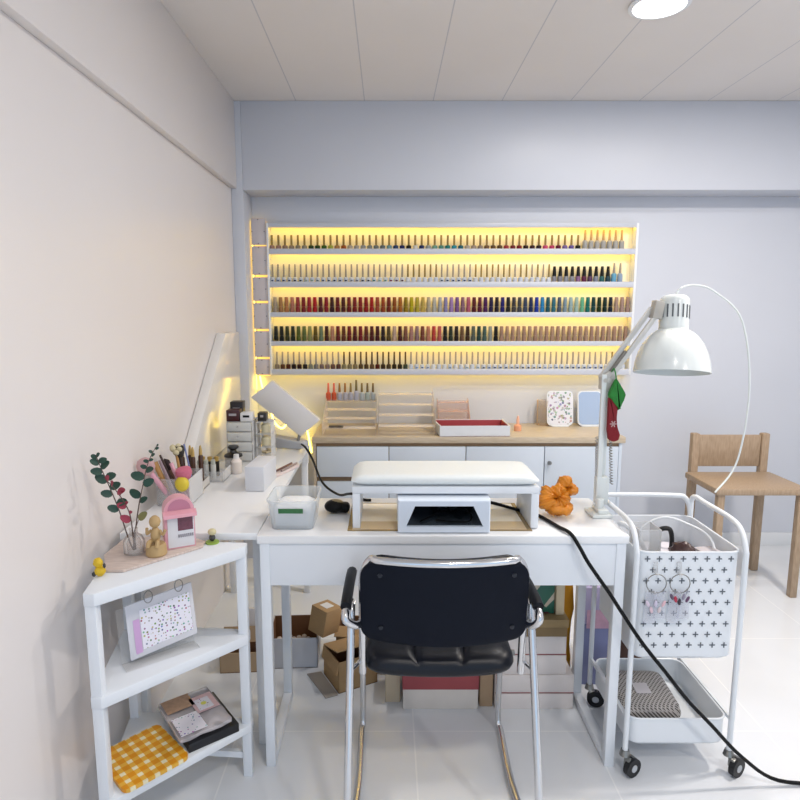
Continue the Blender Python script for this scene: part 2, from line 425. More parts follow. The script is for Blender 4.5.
# row 3
r3 = [('#b0a290', 'beige'), ('#a07850', 'tan'), ('#b07850', 'orange tan'), ('#b07868', 'dusty pink'), ('#a83a3c', 'rose red'), ('#8a1a20', 'dark red'), ('#a81a30', 'crimson'), ('#b80818', 'bright red'), ('#5c0610', 'maroon'),
 ('#960c28', 'crimson'), ('#3c060c', 'dark maroon'), ('#700810', 'dark red'), ('#500608', 'maroon'), ('#780a0c', 'dark red'), ('#86090c', 'red'), ('#900a0c', 'red'), ('#9a0a0c', 'red'), ('#ac100e', 'bright red'),
 ('#a84a30', 'rust'), ('#a04418', 'rust'), ('#7a1c08', 'dark rust'), ('#985014', 'brown orange'), ('#b26a14', 'orange'), ('#a08812', 'mustard'), ('#aaa00c', 'yellow'), ('#a89c3a', 'olive yellow'), ('#b4a058', 'sand'),
 ('#b4ac98', 'beige grey'), ('#b2b2ac', 'pale grey'), ('#a8aab0', 'grey'), ('#8a86b0', 'lavender'), ('#9a80b4', 'lilac'), ('#78568c', 'purple'), ('#8a6878', 'mauve'), ('#a85c70', 'rose'), ('#5c1020', 'maroon'),
 ('#64103a', 'plum'), ('#50145c', 'purple'), ('#241046', 'indigo'), ('#1e0c20', 'black plum'), ('#1c1a78', 'royal blue'), ('#0c0c16', 'black'), ('#3c3e48', 'charcoal'), ('#4a4c56', 'charcoal'), ('#44506a', 'slate'),
 ('#1c2c5e', 'navy'), ('#1a3cae', 'bright blue'), ('#2c84ba', 'sky blue'), ('#1c5c6c', 'dark teal'), ('#3a7c8e', 'steel teal'), ('#566880', 'slate blue'), ('#8096a6', 'grey blue'), ('#98b0b6', 'pale teal'), ('#a4bcb4', 'pale mint'),
 ('#6aae8e', 'mint green'), ('#1c7c74', 'teal green'), ('#0c4446', 'dark teal'), ('#0c300e', 'dark green'), ('#082a24', 'deep green'), ('#0c1c30', 'black navy'), ('#a48e84', 'taupe'), ('#a48c84', 'taupe'), ('#a48a80', 'taupe')]
for i, (h, w) in enumerate(r3):
    put('wide', 2, -.657 + i * (1.394 + .657) / 62, h, w, lacquer(h), 'wide ' + w)
r4 = [('#14160c', 'black olive'), ('#0e0c06', 'black'), ('#363a14', 'dark olive'), ('#222a12', 'dark green'), ('#5c6a2a', 'olive green'), ('#6c7a42', 'green'), ('#8c8e5a', 'light olive'), ('#6e5a16', 'mustard brown'), ('#6c7c66', 'grey green'),
 ('#461a0c', 'red brown'), ('#b0826e', 'pink tan'), ('#701414', 'dark red'), ('#68301e', 'red brown'), ('#740e12', 'dark red'), ('#5c0a0c', 'dark red'), ('#7e121c', 'crimson'), ('#6e2c20', 'red brown'), ('#500608', 'maroon'), ('#4c060c', 'maroon'),
 ('#1e060a', 'black plum'), ('#5c4a24', 'olive brown'), ('#b49e94', 'pale pink'), ('#500c10', 'maroon'), ('#8c5a4a', 'mauve brown'), ('#a47a72', 'dusty pink'), ('#8a7074', 'mauve'), ('#84483a', 'rose brown'), ('#b47a64', 'tan pink'), ('#c4423c', 'coral red'),
 ('#b05a54', 'coral rose'), ('#120e08', 'black'), ('#2c3426', 'dark green'), ('#24100a', 'black brown'), ('#7c5c44', 'brown'), ('#3e2410', 'dark brown'), ('#646e66', 'grey green'), ('#2e4a46', 'dark teal'), ('#506a64', 'teal grey'), ('#8e9490', 'pale grey'), ('#08080a', 'black')]
r4 += [('#a58a78', 'nude taupe') if k % 2 else ('#a08474', 'nude taupe') for k in range(23)]
for i, (h, w) in enumerate(r4):
    put('wide', 3, -.656 + i * (1.391 + .656) / 62, h, w, lacquer(h), 'wide ' + w)
r5 = [('#8c8070', 'taupe'), ('#6a4638', 'brown'), ('#5c2c20', 'red brown'), ('#240c0e', 'black maroon'), ('#341210', 'dark maroon'), ('#262224', 'charcoal'), ('#848880', 'grey'), ('#868482', 'grey'), ('#7c6c6c', 'mauve'), ('#8c7a74', 'mauve'), ('#7c5c54', 'mauve brown'), ('#6c4a40', 'brown'),
 ('#8c8468', 'olive tan'), ('#8a8064', 'olive tan'), ('#84785e', 'olive tan'), ('#645034', 'brown'), ('#5e482c', 'brown'), ('#745a44', 'brown'), ('#5c1e14', 'dark red'), ('#44301c', 'dark brown'), ('#5a4a30', 'brown'), ('#3a2c14', 'dark brown'), ('#281c0c', 'black brown'), ('#485040', 'dark green')]
for i, (h, w) in enumerate(r5):
    cm = greycap if i < 12 else browncap
    put('dot', 4, -.654 + i * (1.386 + .654) / 62, h, w, cm, 'thin grey' if i < 12 else 'thin brown')
d5 = {25: ('#7c9cc8', 'light blue'), 26: ('#5a6c94', 'slate blue'), 27: ('#6a7ea8', 'slate blue'), 31: ('#7894aa', 'pale blue'), 34: ('#8aa0a8', 'pale teal'), 36: ('#8ca2aa', 'pale teal'), 37: ('#22304e', 'navy'), 38: ('#56688c', 'slate blue'), 39: ('#34456e', 'blue'), 40: ('#3c5076', 'blue'),
 41: ('#3c5080', 'blue'), 42: ('#3c4e6a', 'blue'), 43: ('#2c3a5c', 'navy'), 44: ('#10182e', 'navy'), 45: ('#0c1224', 'black'), 46: ('#0c1428', 'black'), 47: ('#0c1430', 'navy'), 48: ('#7a88a0', 'grey'), 49: ('#8c94a4', 'grey'), 50: ('#5e6c88', 'slate blue'), 51: ('#4c5c80', 'slate blue'),
 52: ('#141c38', 'navy'), 53: ('#1c2848', 'navy'), 54: ('#4c5c80', 'slate blue'), 55: ('#44547c', 'slate blue'), 56: ('#56668a', 'slate blue'), 57: ('#2c3c68', 'navy'), 58: ('#34446c', 'blue'), 59: ('#44547c', 'slate blue')}
for i in range(24, 63):
    dd = d5.get(i); cm = tancap if i > 59 else greycap
    b, l = put('dot', 4, -.654 + i * (1.386 + .654) / 62, None, 'white', cm, 'thin tan' if i > 59 else 'thin grey', dd and dd[0], dd and dd[1])
    if dd: DOTS.append((b, dd[0]))
dme = None
for b, h in DOTS:
    if dme is None:
        d = MB().cyl((0, -.0134, .008), (0, -.0142, .008), .0072, n=14).build('colour_dot', lacquer(h), None); dme = d
    else:
        d = dme.copy(); COL.objects.link(d)
    d.parent = b; d.location = (0, 0, 0); d.scale = (1, 1, .62); paint(d, lacquer(h))
# real-depth offset for the squashed dots
for b, h in DOTS:
    for k in b.children:
        if k.name.startswith('colour_dot'): k.location = (0, 0, .004)

# square swatch panels beside the rack
pz = [(1.817, 1.966), (1.649, 1.811), (1.501, 1.637), (1.340, 1.490), (1.177, 1.329), (1.072, 1.166)]
swm = M('frosted_panel', '#cfc6c6', .3, var=.04); pin = M('pin_dark', '#6a6260', .5)
for k, (a, b) in enumerate(pz):
    t = thing('wall_panel', 'small square frosted panel beside the rack, %s' % ('topmost of the six', 'second of six from the top', 'third of six from the top', 'fourth of six from the top', 'fifth of six from the top', 'lowest of the six and warm lit')[k], 'wall panel', (-.735, 3.61, a), 'frosted panels in a column beside the rack')
    MB().box((-.779, 3.600, a), (-.694, 3.606, b), .002).build('plate', swm, t)
    mb = MB(); zc = (a + b) / 2
    for px_, pz_ in ((-.739, a + .008), (-.739, b - .008), (-.774, zc), (-.704, zc)):
        mb.cyl((px_, 3.601, pz_), (px_, 3.597, pz_), .003, n=10); mb.cyl((px_, 3.606, pz_), (px_, 3.67, pz_), .002, n=6)
    mb.build('pin', pin, t)
MB().box((-.772, 3.664, 1.06), (-.706, 3.669, 1.96)).build('gap_glow_sheet', M('warm_gap_glow', '#ffd070', .5, var=0, emit=.9), rack)  # added glowing sheet so the gaps between the plates shine
MB().box((-.784, 3.640, .98), (-.780, 3.648, 1.96)).build('led_strip', M('warm_led_mid', '#ffd860', .5, var=0, emit=5), rack)
MB().tube([(-.765, 3.655, 1.06), (-.745, 3.64, .98), (-.70, 3.62, .90), (-.68, 3.60, .80), (-.62, 3.58, .76), (-.56, 3.60, .86), (-.50, 3.62, .80), (-.46, 3.62, .60)], .006, 8, 6).build('led_strip', M('warm_led_corner', '#ffd850', .5, var=0, emit=10), rack)

# ------------------------------------------------------------------ cabinet on the back wall
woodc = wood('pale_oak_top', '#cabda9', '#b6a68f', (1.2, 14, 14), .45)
wooddk = wood('oak_brown_strip', '#8f7558', '#7e664c', (1.2, 14, 14), .5)  # darker brown oak for carcass, plinth and recessed strip
fronts = M('cabinet_front', '#ccd6e2', .35, var=.02)
cab = thing('storage_cabinet', 'long low white cabinet with drawers and doors along back wall', 'cabinet', (.43, 3.46, 0))
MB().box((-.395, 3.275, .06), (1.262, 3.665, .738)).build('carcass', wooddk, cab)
MB().box((-.405, 3.262, .0), (1.268, 3.655, .06), .002).build('plinth', wooddk, cab)
MB().box((-.405, 3.258, .06), (-.390, 3.66, .738), .001).build('side_panel', woodc, cab)
MB().box((1.252, 3.258, .06), (1.268, 3.66, .738), .001).build('side_panel', fronts, cab)
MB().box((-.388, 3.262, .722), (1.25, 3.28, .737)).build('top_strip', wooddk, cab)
def front(name, x0, x1, z0, z1):
    return MB().box((x0 + .002, 3.252, z0), (x1 - .002, 3.272, z1), .002).build(name, fronts, cab)
for x0, x1 in ((-.388, .005), (.005, .422)):
    for z0, z1 in ((.551, .718), (.34, .524), (.07, .315)): front('drawer', x0, x1, z0, z1)
d1 = front('door', .422, .848, .07, .718); d2_ = front('door', .848, 1.25, .07, .718)
MB().lathe([(0, 0), (.008, 0), (.006, .008), (.012, .016), (.009, .024), (0, .025)], (.873, 3.252, .632), 14, Matrix.Rotation(R(90), 3, 'X')).build('knob', steel, d2_)
tag(MB().box((-.409, 3.25, .738), (1.283, 3.665, .772), .003).build('cabinet_worktop', woodc, None, (.43, 3.45, .738)), 'long pale oak worktop lying on the white cabinet', 'worktop')

WT = .7722
# clear stepped risers on the worktop with bottles
acr_r = acrylic('riser_acrylic', '#f6eeea', .04, .1, 1.15)
def riser(x0, x1, zt, label, steps=4, mat=acr_r, y0=3.30, y1=3.62):
    t = thing('display_riser', label, 'display stand', ((x0 + x1) / 2, 3.47, WT), 'clear stepped risers on the worktop')
    mb = MB()
    for k in range(steps):
        ya = y0 + (y1 - y0) * k / steps; yb = y0 + (y1 - y0) * (k + 1) / steps
        za = WT + (zt - WT) * (k + 1) / steps
        mb.box((x0 + .004, ya, za - .004), (x1 - .004, yb, za)); mb.box((x0 + .004, ya - .002, WT + (zt - WT) * k / steps), (x1 - .004, ya + .002, za + .012))
    mb.build('step', mat, t)
    for xx in (x0, x1 - .004):
        p = [(xx, y0, WT), (xx, y1, WT), (xx, y1, zt + .02)]
        for k in range(steps, 0, -1):
            ya = y0 + (y1 - y0) * (k - 1) / steps; p += [(xx, ya, WT + (zt - WT) * k / steps + .014)]
        MB().prism(p, (.004, 0, 0)).build('side_panel', mat, t)
    return t
riser(-.36, -.065, .925, 'clear acrylic stepped riser holding a row of orange and gold capped bottles', 4)
riser(-.055, .262, .965, 'clear acrylic stepped riser, empty, between bottle riser and red-lined tray', 4)
rosem = acrylic('rose_acrylic', '#f0cfc0', .22, .08, 1.15)
mid = riser(.29, .475, .91, 'short rosy clear riser standing behind the red-lined tray', 3, rosem, 3.50, 3.64)
cl9 = [('#d86a50', '#d86a50', 'coral'), ('#d8684c', '#d8684c', 'coral'), ('#c9c9d6', '#9a6a24', 'pale grey'), ('#c9c9d6', '#9a6a24', 'pale grey'), ('#c9c9d6', '#8c7440', 'pale grey'), ('#c9c9d6', '#6a5a30', 'pale grey'), ('#c4ccd0', '#7c6638', 'pale grey'), ('#bcc8c4', '#6c5630', 'mint grey'), ('#bcc4c8', '#6c5630', 'pale grey')]
for i, (bh, ch, w) in enumerate(cl9):
    x = -.35 + i * (.262) / 8
    lab = '%s polish bottle in the row on clear riser, %s from its left end' % (w, ordinal(i + 1))
    b, kids = clone(proto['clear'], Vector((x, 3.58, .9255)), lab)
    for k in kids:
        if k.name.startswith('cap'): paint(k, M('cap_' + ch[1:], ch, .35))
    tag(b, lab, 'nail polish', 'bottles on the clear riser'); paint(b, lacquer(bh))
    b.scale = (1, 1, .93 if i != 5 else 1.1)
tag(MB().box((-.325, 3.315, .8115), (-.245, 3.335, .821), .003).build('marker_pen', black, None, (-.285, 3.325, .8115)), 'small black capped marker lying on a low riser step', 'marker')

# red-lined open box
redl = M('red_lining', '#a5464c', .6); cream = M('cream_card', '#d9d0c4', .6)
t = thing('open_tray', 'white shallow open box with red lining on the oak worktop', 'open box', (.46, 3.30, WT))
P = [(.276, 3.17), (.657, 3.18), (.655, 3.42), (.255, 3.41)]
def tray_walls(P, z0, z1, th, mat_out, mat_in, t):
    cxy = (sum(p[0] for p in P) / 4, sum(p[1] for p in P) / 4)
    for i in range(4):
        a, b = P[i], P[(i + 1) % 4]
        def ins(p, f): return (p[0] + (cxy[0] - p[0]) * f, p[1] + (cxy[1] - p[1]) * f)
        a1, b1 = ins(a, .03), ins(b, .03); a2, b2 = ins(a, .045), ins(b, .045)
        MB().prism([(*a, z0), (*b, z0), (*b1, z0), (*a1, z0)], (0, 0, z1 - z0)).build('side_wall', mat_out, t)
        MB().prism([(*a1, z0), (*b1, z0), (*b2, z0), (*a2, z0)], (0, 0, z1 - z0 - .004)).build('lining', mat_in, t)
    MB().prism([(*p, z0) for p in P], (0, 0, .004)).build('bottom', mat_in, t)
P = [(.280, 3.256), (.660, 3.266), (.655, 3.47), (.258, 3.46)]
tray_walls(P, WT, .832, .004, M('white_card', '#dde1e6', .55), redl, t)
# peach bottle, glass cylinder, two rounded stands
pk = M('peach_glass', '#e9a886', .2); 
t = thing('dropper_bottle', 'small peach coloured bottle standing alone on the worktop', 'bottle', (.736, 3.43, WT))
MB().lathe([(0, 0), (.02, 0), (.021, .003), (.021, .03), (.008, .04), (0, .04)], (.736, 3.43, WT), 16).build('bottle', pk, t)
MB().lathe([(0, .04), (.009, .04), (.009, .065), (.005, .085), (0, .086)], (.736, 3.43, WT), 14).build('cap', M('peach_cap', '#e6b39a', .4), t)
tag(MB().lathe([(0, 0), (.04, 0), (.04, .15), (.037, .15), (.037, .004), (0, .004)], (.925, 3.61, WT), 24).build('glass_cylinder', acrylic('amber_glass', '#f0d4b4', .12, .08, 1.15), None, (.925, 3.61, WT)), 'round clear amber jar behind the nail chart stand', 'jar')
def nailchart():
    n = NT('nail_chart_print', .3)
    v = n.nt.nodes.new('ShaderNodeTexVoronoi'); v.inputs['Scale'].default_value = 62; n.link(n.co, v.inputs['Vector'])
    m = n.math('LESS_THAN', v.outputs['Distance'], .46)
    hs = n.nt.nodes.new('ShaderNodeHueSaturation'); hs.inputs['Saturation'].default_value = .5; hs.inputs['Value'].default_value = .55; n.link(v.outputs['Color'], hs.inputs['Color'])
    nz = n.math('GREATER_THAN', n.noise(18), .44)
    return n.done(n.mix(n.math('MULTIPLY', m, nz), lin('#e4e4ea'), hs.outputs[0]))
chartm = nailchart()
mirr = M('pale_mirror', '#b4c6de', .12, metal=.35, var=.01)
for nm, x0, x1, fm, lab, cat in (('nail_chart_stand', .935, 1.088, chartm, 'rounded white stand printed with small coloured nails on the worktop', 'nail chart'), ('table_mirror', 1.115, 1.26, mirr, 'rounded plain pale blue mirror standing on the oak worktop', 'mirror')):
    t = thing(nm, lab, cat, ((x0 + x1) / 2, 3.57, WT))
    w, h = x1 - x0, .205; cx_ = (x0 + x1) / 2
    mb = MB(); mb.pad((cx_, 3.575, WT + h / 2 + .003), X3, Vector((0, .16, 1)).normalized(), Vector((0, -1, .16)).normalized(), w, h, .028, lambda u, v: .004, lambda u, v: .004)
    mb.build('board', white, t)
    mb = MB(); mb.pad((cx_, 3.5705, WT + h / 2 + .004), X3, Vector((0, .16, 1)).normalized(), Vector((0, -1, .16)).normalized(), w - .014, h - .014, .024, lambda u, v: .0015, lambda u, v: .0015)
    mb.build('face', fm, t)
    MB().box((cx_ - .05, 3.545, WT), (cx_ + .05, 3.60, WT + .006), .002).build('foot', white, t)

# ------------------------------------------------------------------ side table along the left wall
t = thing('side_table', 'long white glossy table running along the left wall', 'table', (-.6, 2.4, 0))
MB().box((-.82, 1.80, .753), (-.3995, 3.05, .775), .002).build('tabletop', whitegloss, t)
for x_, y_ in ((-.80, 1.86), (-.42, 1.90), (-.80, 3.02), (-.42, 3.02)):
    MB().box((x_ - .015, y_ - .015, 0), (x_ + .015, y_ + .015, .753), .002).build('leg', white, t)
MB().box((-.79, 3.0, .69), (-.40, 3.02, .753)).build('apron', white, t)
# tall white board leaning on the wall
tag(MB().prism([(-.848, 2.36, .777), (-.848, 3.055, 1.336), (-.848, 3.32, 1.334), (-.848, 3.32, .777)], (.046, 0, 0), .003).build('slanted_board', M('gloss_board', '#e9e6e2', .16, var=.01), None, (-.825, 2.9, .777)), 'thick white glossy board with slanted edge standing against left wall', 'board')

# tilted white panel lamp on grey base
t = thing('panel_lamp', 'tilted white rectangular panel on a long grey base near corner', 'panel lamp', (-.53, 2.95, .775))
a, b, c, d = Vector((-.56, 2.95, 1.112)), Vector((-.666, 2.95, 1.030)), Vector((-.428, 2.95, .838)), Vector((-.330, 2.95, .920))
MB().prism([a, b, c, d], (0, .03, .0), .004).build('panel', M('panel_white', '#d9d7d6', .4, var=.02), t)
mb = MB(); mb.prism([(-.625, 2.985, .777), (-.425, 2.93, .777), (-.425, 2.93, .812), (-.625, 2.985, .838)], (.03, .06, 0), .003)
mb.build('base', M('grey_base', '#a9abb0', .45), t)
MB().cyl((-.445, 2.955, .80), (-.43, 2.965, .86), .008).build('hinge', steel, t)
tag(MB().tube([(-.42, 2.93, .803), (-.39, 2.86, .80), (-.345, 2.75, .77), (-.28, 2.55, .72), (-.2, 2.38, .72), (-.15, 2.24, .765), (-.125, 2.17, .785), (-.09, 2.12, .7815), (-.06, 2.11, .7815)], .005, 8, 6).build('power_cord', black, None, (-.42, 2.93, .8)), 'black power cord hanging from the grey panel base to the desk', 'cord')

# acrylic drawer unit with small boxes on top
t = thing('drawer_organizer', 'clear acrylic drawer tower in corner carrying small dark boxes', 'organizer', (-.66, 2.77, .775))
ox0, ox1, oy0, oy1 = -.722, -.605, 2.70, 2.84
mb = MB()
for zz in (.777, .822, .867, .912, .955): mb.box((ox0, oy0, zz - .002), (ox1, oy1, zz + .002))
mb.box((ox0, oy0, .775), (ox0 + .003, oy1, .957)); mb.box((ox1 - .003, oy0, .775), (ox1, oy1, .957)); mb.box((ox0, oy1 - .003, .775), (ox1, oy1, .957))
mb.build('case', acr_mid, t)
for k in range(4):
    z0 = .780 + k * .045
    dr = MB().box((ox0 + .005, oy0 - .006, z0), (ox1 - .005, oy0 - .002, z0 + .038), .001).build('drawer', acrylic('drawer_front', '#f1f3f1', .5), t)
    MB().cyl((ox0 + .05, oy0 - .012, z0 + .02), (ox0 + .05, oy0 - .006, z0 + .02), .005).build('knob', acr_mid, dr)
t2 = thing('jar_organizer', 'small clear acrylic shelf beside the drawer tower in yellow glow', 'organizer', (-.56, 2.77, .775))
mb = MB()
for zz in (.777, .835, .895, .950): mb.box((-.595, 2.72, zz - .002), (-.525, 2.82, zz + .002))
for xx in (-.595, -.528): mb.box((xx, 2.72, .775), (xx + .003, 2.82, .952))
mb.build('case', acr, t2)
for k, zz in enumerate((.837, .897)):
    tag(MB().lathe([(0, 0), (.02, 0), (.022, .03), (.012, .042), (0, .044)], (-.56, 2.77, zz), 14).build('cosmetic_jar', M('cream_jar', '#d8cfae', .4), None, (-.56, 2.77, zz)), ('cream jar on the lower step of small clear shelf', 'cream jar on the upper step of small clear shelf')[k], 'jar', 'cream jars in the clear shelf')
dred = M('dark_red_box', '#3a0f14', .35); boxw = M('box_white', '#e3e2e2', .4); silver = M('silver_print', '#a8a4a8', .4)
for k, (lo, hi, m_, lab) in enumerate((((-.722, 2.705, .9572), (-.665, 2.76, 1.008), dred, 'dark red cosmetic box with pale stripe on top of clear drawers'), ((-.722, 2.775, .9572), (-.665, 2.83, 1.035), M('black_box', '#1c1214', .35), 'taller black cosmetic box behind the dark red box'),
        ((-.660, 2.705, .9572), (-.607, 2.76, .995), boxw, 'small white cosmetic box beside the dark red box'), ((-.590, 2.74, .9522), (-.552, 2.79, .990), M('charcoal_box', '#26211f', .4), 'small black box on the small clear shelf'))):
    t = thing('cosmetic_box', lab, 'box', ((lo[0] + hi[0]) / 2, (lo[1] + hi[1]) / 2, lo[2]), 'small boxes on the clear drawers')
    MB().box(lo, hi, .002).build('carton', m_, t)
    zc = lo[2] + (hi[2] - lo[2]) * .6
    MB().box((lo[0] + .012, lo[1] - .0006, zc - .005), (hi[0] - .012, lo[1], zc + .005)).build('print_band', silver if m_ is not boxw else black, t)
tag(MB().box((-.585, 2.85, .776), (-.555, 2.93, .785), .003, rot=(0, 0, -.5)).box((-.585, 2.865, .786), (-.557, 2.915, .812), .008, rot=(0, .3, .4)).build('tape_dispenser', M('beige_plastic', '#cfc0a0', .4), None, (-.57, 2.89, .776)), 'small beige dispenser lying in front of the grey panel base', 'dispenser')

# white carton and pens
tag(MB().box((-.530, 2.235, .776), (-.457, 2.42, .870), .002, rot=(0, 0, R(-4))).build('white_carton', M('carton_white', '#dcdfe5', .45, var=.02), None, (-.49, 2.33, .776)), 'plain white upright carton standing on the side table', 'box')
t = thing('pen_tray', 'pale pink tray with dark grooves behind the white carton', 'tray', (-.43, 2.53, .776))
MB().prism([(-.482, 2.46, .776), (-.455, 2.42, .776), (-.385, 2.60, .776), (-.425, 2.62, .776)], (0, 0, .012), .002).build('tray', M('pale_pink', '#e2d2cf', .4), t)
for k in range(2):
    tag(MB().cyl((-.462 + k * .022, 2.47, .793), (-.418 + k * .022, 2.60, .793), .0045).build('nail_brush', M('brush_brown%d' % k, ('#7a5a50', '#9c8c88')[k], .4), None, (-.44 + k * .02, 2.53, .79)), ('brown handled brush lying on the pale pink tray', 'grey handled brush lying on the pale pink tray')[k], 'brush', 'brushes on the pink tray')

# wall-side holders on the side table -----------------------------------------------
def open_box(name, lo, hi, mat, label, cat, th=.003):
    b = MB()
    b.box(lo, (hi[0], hi[1], lo[2] + th)); b.box(lo, (lo[0] + th, hi[1], hi[2])); b.box((hi[0] - th, lo[1], lo[2]), hi)
    b.box((lo[0] + th, lo[1], lo[2]), (hi[0] - th, lo[1] + th, hi[2])); b.box((lo[0] + th, hi[1] - th, lo[2]), (hi[0] - th, hi[1], hi[2]))
    return tag(b.build(name, mat, None, ((lo[0] + hi[0]) / 2, (lo[1] + hi[1]) / 2, lo[2])), label, cat)
open_box('brush_holder', (-.800, 2.06, .776), (-.685, 2.21, .872), acr_mid, 'clear square tub of brushes and beauty tools by left wall', 'brush holder')
open_box('bottle_rack', (-.795, 2.235, .776), (-.70, 2.34, .806), M('cream_rack', '#d6d2cc', .4), 'cream rack holding the brown gold-tipped bottles by left wall', 'rack')
open_box('tube_tray', (-.775, 2.36, .776), (-.650, 2.55, .818), acr_mid, 'low cloudy tray of white tubes and black jars by left wall', 'tray')
def stick(name, p0, p1, r0, r1, mat, label, cat, extra=None):
    t = thing(name, label, cat, p0)
    MB().cyl(p0, p1, r0, r1, 10).build('handle', mat, t)
    if extra: extra(t)
    return t
def at(px, py, Y):
    a = (px - CX) / F; b = -(py - 400) / F; c, s_ = math.cos(PITCH), math.sin(PITCH)
    k = Y / (c + b * s_)
    return Vector((a * k, Y, CAMH + (-s_ + b * c) * k))
c_, s_ = math.cos(PITCH), math.sin(PITCH)
hold = (-.745, 2.13, .782)
def tool(name, tip, root, r, mat, label, cat, head=None, hr=None, hmat=None):
    t = thing(name, label, cat, root)
    MB().cyl(root, tip, r, r, 10).build('handle', mat, t)
    if head:
        d = (Vector(tip) - Vector(root)).normalized(); q = Z3.rotation_difference(d).to_matrix()
        b = MB()
        if head == 'brush': b.lathe([(0, -.004), (hr * .6, -.004), (hr, .018), (hr * .9, .035), (0, .046)], tip, 14, q)
        elif head == 'paddle': b.ball(Vector(tip) + d * hr * .8, (hr, .008, hr), 2)
        elif head == 'flower':
            for k in range(6): b.ball(Vector(tip) + Vector((math.cos(k) * hr * .6, math.sin(k) * hr * .5, .01 + .012 * math.sin(k * 2.3))), hr * .55, 2)
        b.build({'brush': 'bristles', 'paddle': 'paddle', 'flower': 'bloom'}[head], hmat, t)
    return t
pinkm = M('soft_pink', '#d9a3b4', .4); tan = M('tan_handle', '#b98c50', .45); mauve = M('mauve_handle', '#c4b0bc', .4); dkbr = M('dark_brown', '#3a241c', .4)
gold = M('gold', '#c9a75c', .35, metal=.6); yel = M('yellow_ball', '#d8c238', .5); rosy = M('rose_brush', '#c86c84', .7, bump=.3, scale=120)
tool('hand_mirror', at(150, 472, 2.02), (-.755, 2.09, .782), .009, pinkm, 'pink round paddle mirror standing at left of brush tub', 'hand mirror', 'paddle', .033, M('dusty_pink_paddle', '#c9a2a2', .45))
tool('makeup_brush', at(155, 462, 2.10), (-.76, 2.09, .782), .009, tan, 'tan wooden handled tool in the brush tub beside pink mirror', 'brush')
tool('makeup_brush', at(160, 460, 2.12), (-.75, 2.11, .782), .007, mauve, 'pale mauve handled tool in the brush tub', 'brush')
tool('makeup_brush', at(160, 455, 2.10), (-.725, 2.09, .782), .004, dkbr, 'thin dark brown stick leaning across the brush tub', 'brush')
tool('makeup_brush', at(170, 470, 2.13), (-.725, 2.12, .782), .011, M('brown_tube', '#6b4a3a', .4), 'brown handled brush with pink and black head in the tub', 'brush', 'brush', .014, M('dark_bristle', '#2c1c1e', .8))
tool('makeup_brush', at(171, 463, 2.10), (-.70, 2.08, .782), .007, pinkm, 'pink handled brush leaning left in the brush tub', 'brush')
tool('silk_flower', at(176, 452, 2.17), (-.74, 2.16, .782), .005, tan, 'cream silk flower on a stick rising above brush tub', 'flower', 'flower', .020, M('cream_petal', '#c9bf9c', .7))
tool('makeup_brush', at(180, 456, 2.18), (-.73, 2.17, .782), .006, dkbr, 'brush with big black bristle head behind the silk flower', 'brush', 'brush', .02, M('black_bristle', '#2b2723', .8))
tool('nail_brush', at(184, 444, 2.19), (-.705, 2.18, .782), .003, M('blue_stick', '#7c86b4', .4), 'thin blue grey stick standing tall in the brush tub', 'brush')
tool('powder_brush', at(185, 478, 2.08), (-.70, 2.10, .782), .007, pinkm, 'fluffy rosy powder brush at the front of brush tub', 'brush', 'brush', .028, rosy)
tag(MB().ball(at(182, 484, 2.055), (.024, .018, .027), 3).build('sponge', yel, None, at(182, 484, 2.055)), 'yellow egg shaped sponge at the front of brush tub', 'sponge')
for k, (px, py0) in enumerate(((190, 447), (197, 446), (194, 449), (201, 444))):
    b0 = Vector((-.778 + k * .02, 2.27 + (k % 2) * .03, .780)); top = at(px, py0, b0.y)
    zt = b0.z + .115
    lab = ('slim brown bottle with gold tip, left one in the cream rack', 'slim brown bottle with gold tip, second from left in the cream rack', 'slim brown bottle with gold tip, third from left in the cream rack', 'slim brown bottle with gold tip, right one in the cream rack')[k]
    t = thing('serum_bottle', lab, 'bottle', b0, 'brown bottles in the cream rack')
    MB().lathe([(0, 0), (.009, 0), (.0095, .004), (.0095, .115), (.006, .122), (0, .122)], b0, 12).build('bottle', M('brown_glass', '#4a2c1a', .25), t)
    MB().lathe([(0, .122), (.007, .122), (.006, .142), (.003, .158), (0, .159)], b0, 10).build('cap', M('gold_cap', '#b99a58', .35), t)
k = 0
for i in range(3):
    for j in range(2):
        p = Vector((-.755 + .028 * i, 2.395 + .05 * j, .7795))
        lab = 'white capped tube in the low cloudy tray, %s of the %s row' % (('left', 'middle', 'right')[i], ('front', 'rear')[j])
        if j == 0: m_, cm = M('tube_white', '#cfd0cc', .4), M('tube_cap', '#b8bbb0', .4)
        else: m_, cm = M('jar_black', '#17140f', .35), gold; lab = 'black jar with gold lid in the low cloudy tray, %s one' % ('left', 'middle', 'right')[i]
        t = thing('cream_tube' if j == 0 else 'gel_jar', lab, 'tube' if j == 0 else 'jar', p, 'tubes in the low tray' if j == 0 else 'jars in the low tray')
        h = .06 if j == 0 else .062
        MB().lathe([(0, 0), (.0105, 0), (.011, .003), (.011, h), (0, h)], p, 12).build('body', m_, t)
        MB().lathe([(0, h), (.009, h), (.009, h + .018), (0, h + .018)], p, 12).build('lid', cm, t)
p = Vector((-.645, 2.42, .776))
p = Vector((-.70, 2.62, .776))
t = thing('lidded_jar', 'grey jar with black knobbed lid behind the low tray', 'jar', (-.725, 2.545, .776))
p = Vector((-.672, 2.61, .776))
ORG[t.name] = p; t.location = p
MB().lathe([(0, 0), (.034, 0), (.037, .004), (.037, .046), (0, .046)], p, 20).build('jar', M('grey_jar', '#a9a5a0', .3), t)
MB().lathe([(0, .046), (.040, .046), (.038, .054), (.016, .064), (.013, .074), (.024, .084), (.022, .092), (0, .094)], p, 20).build('lid', M('black_lid', '#1d1a17', .3), t)
p = Vector((-.632, 2.50, .776))
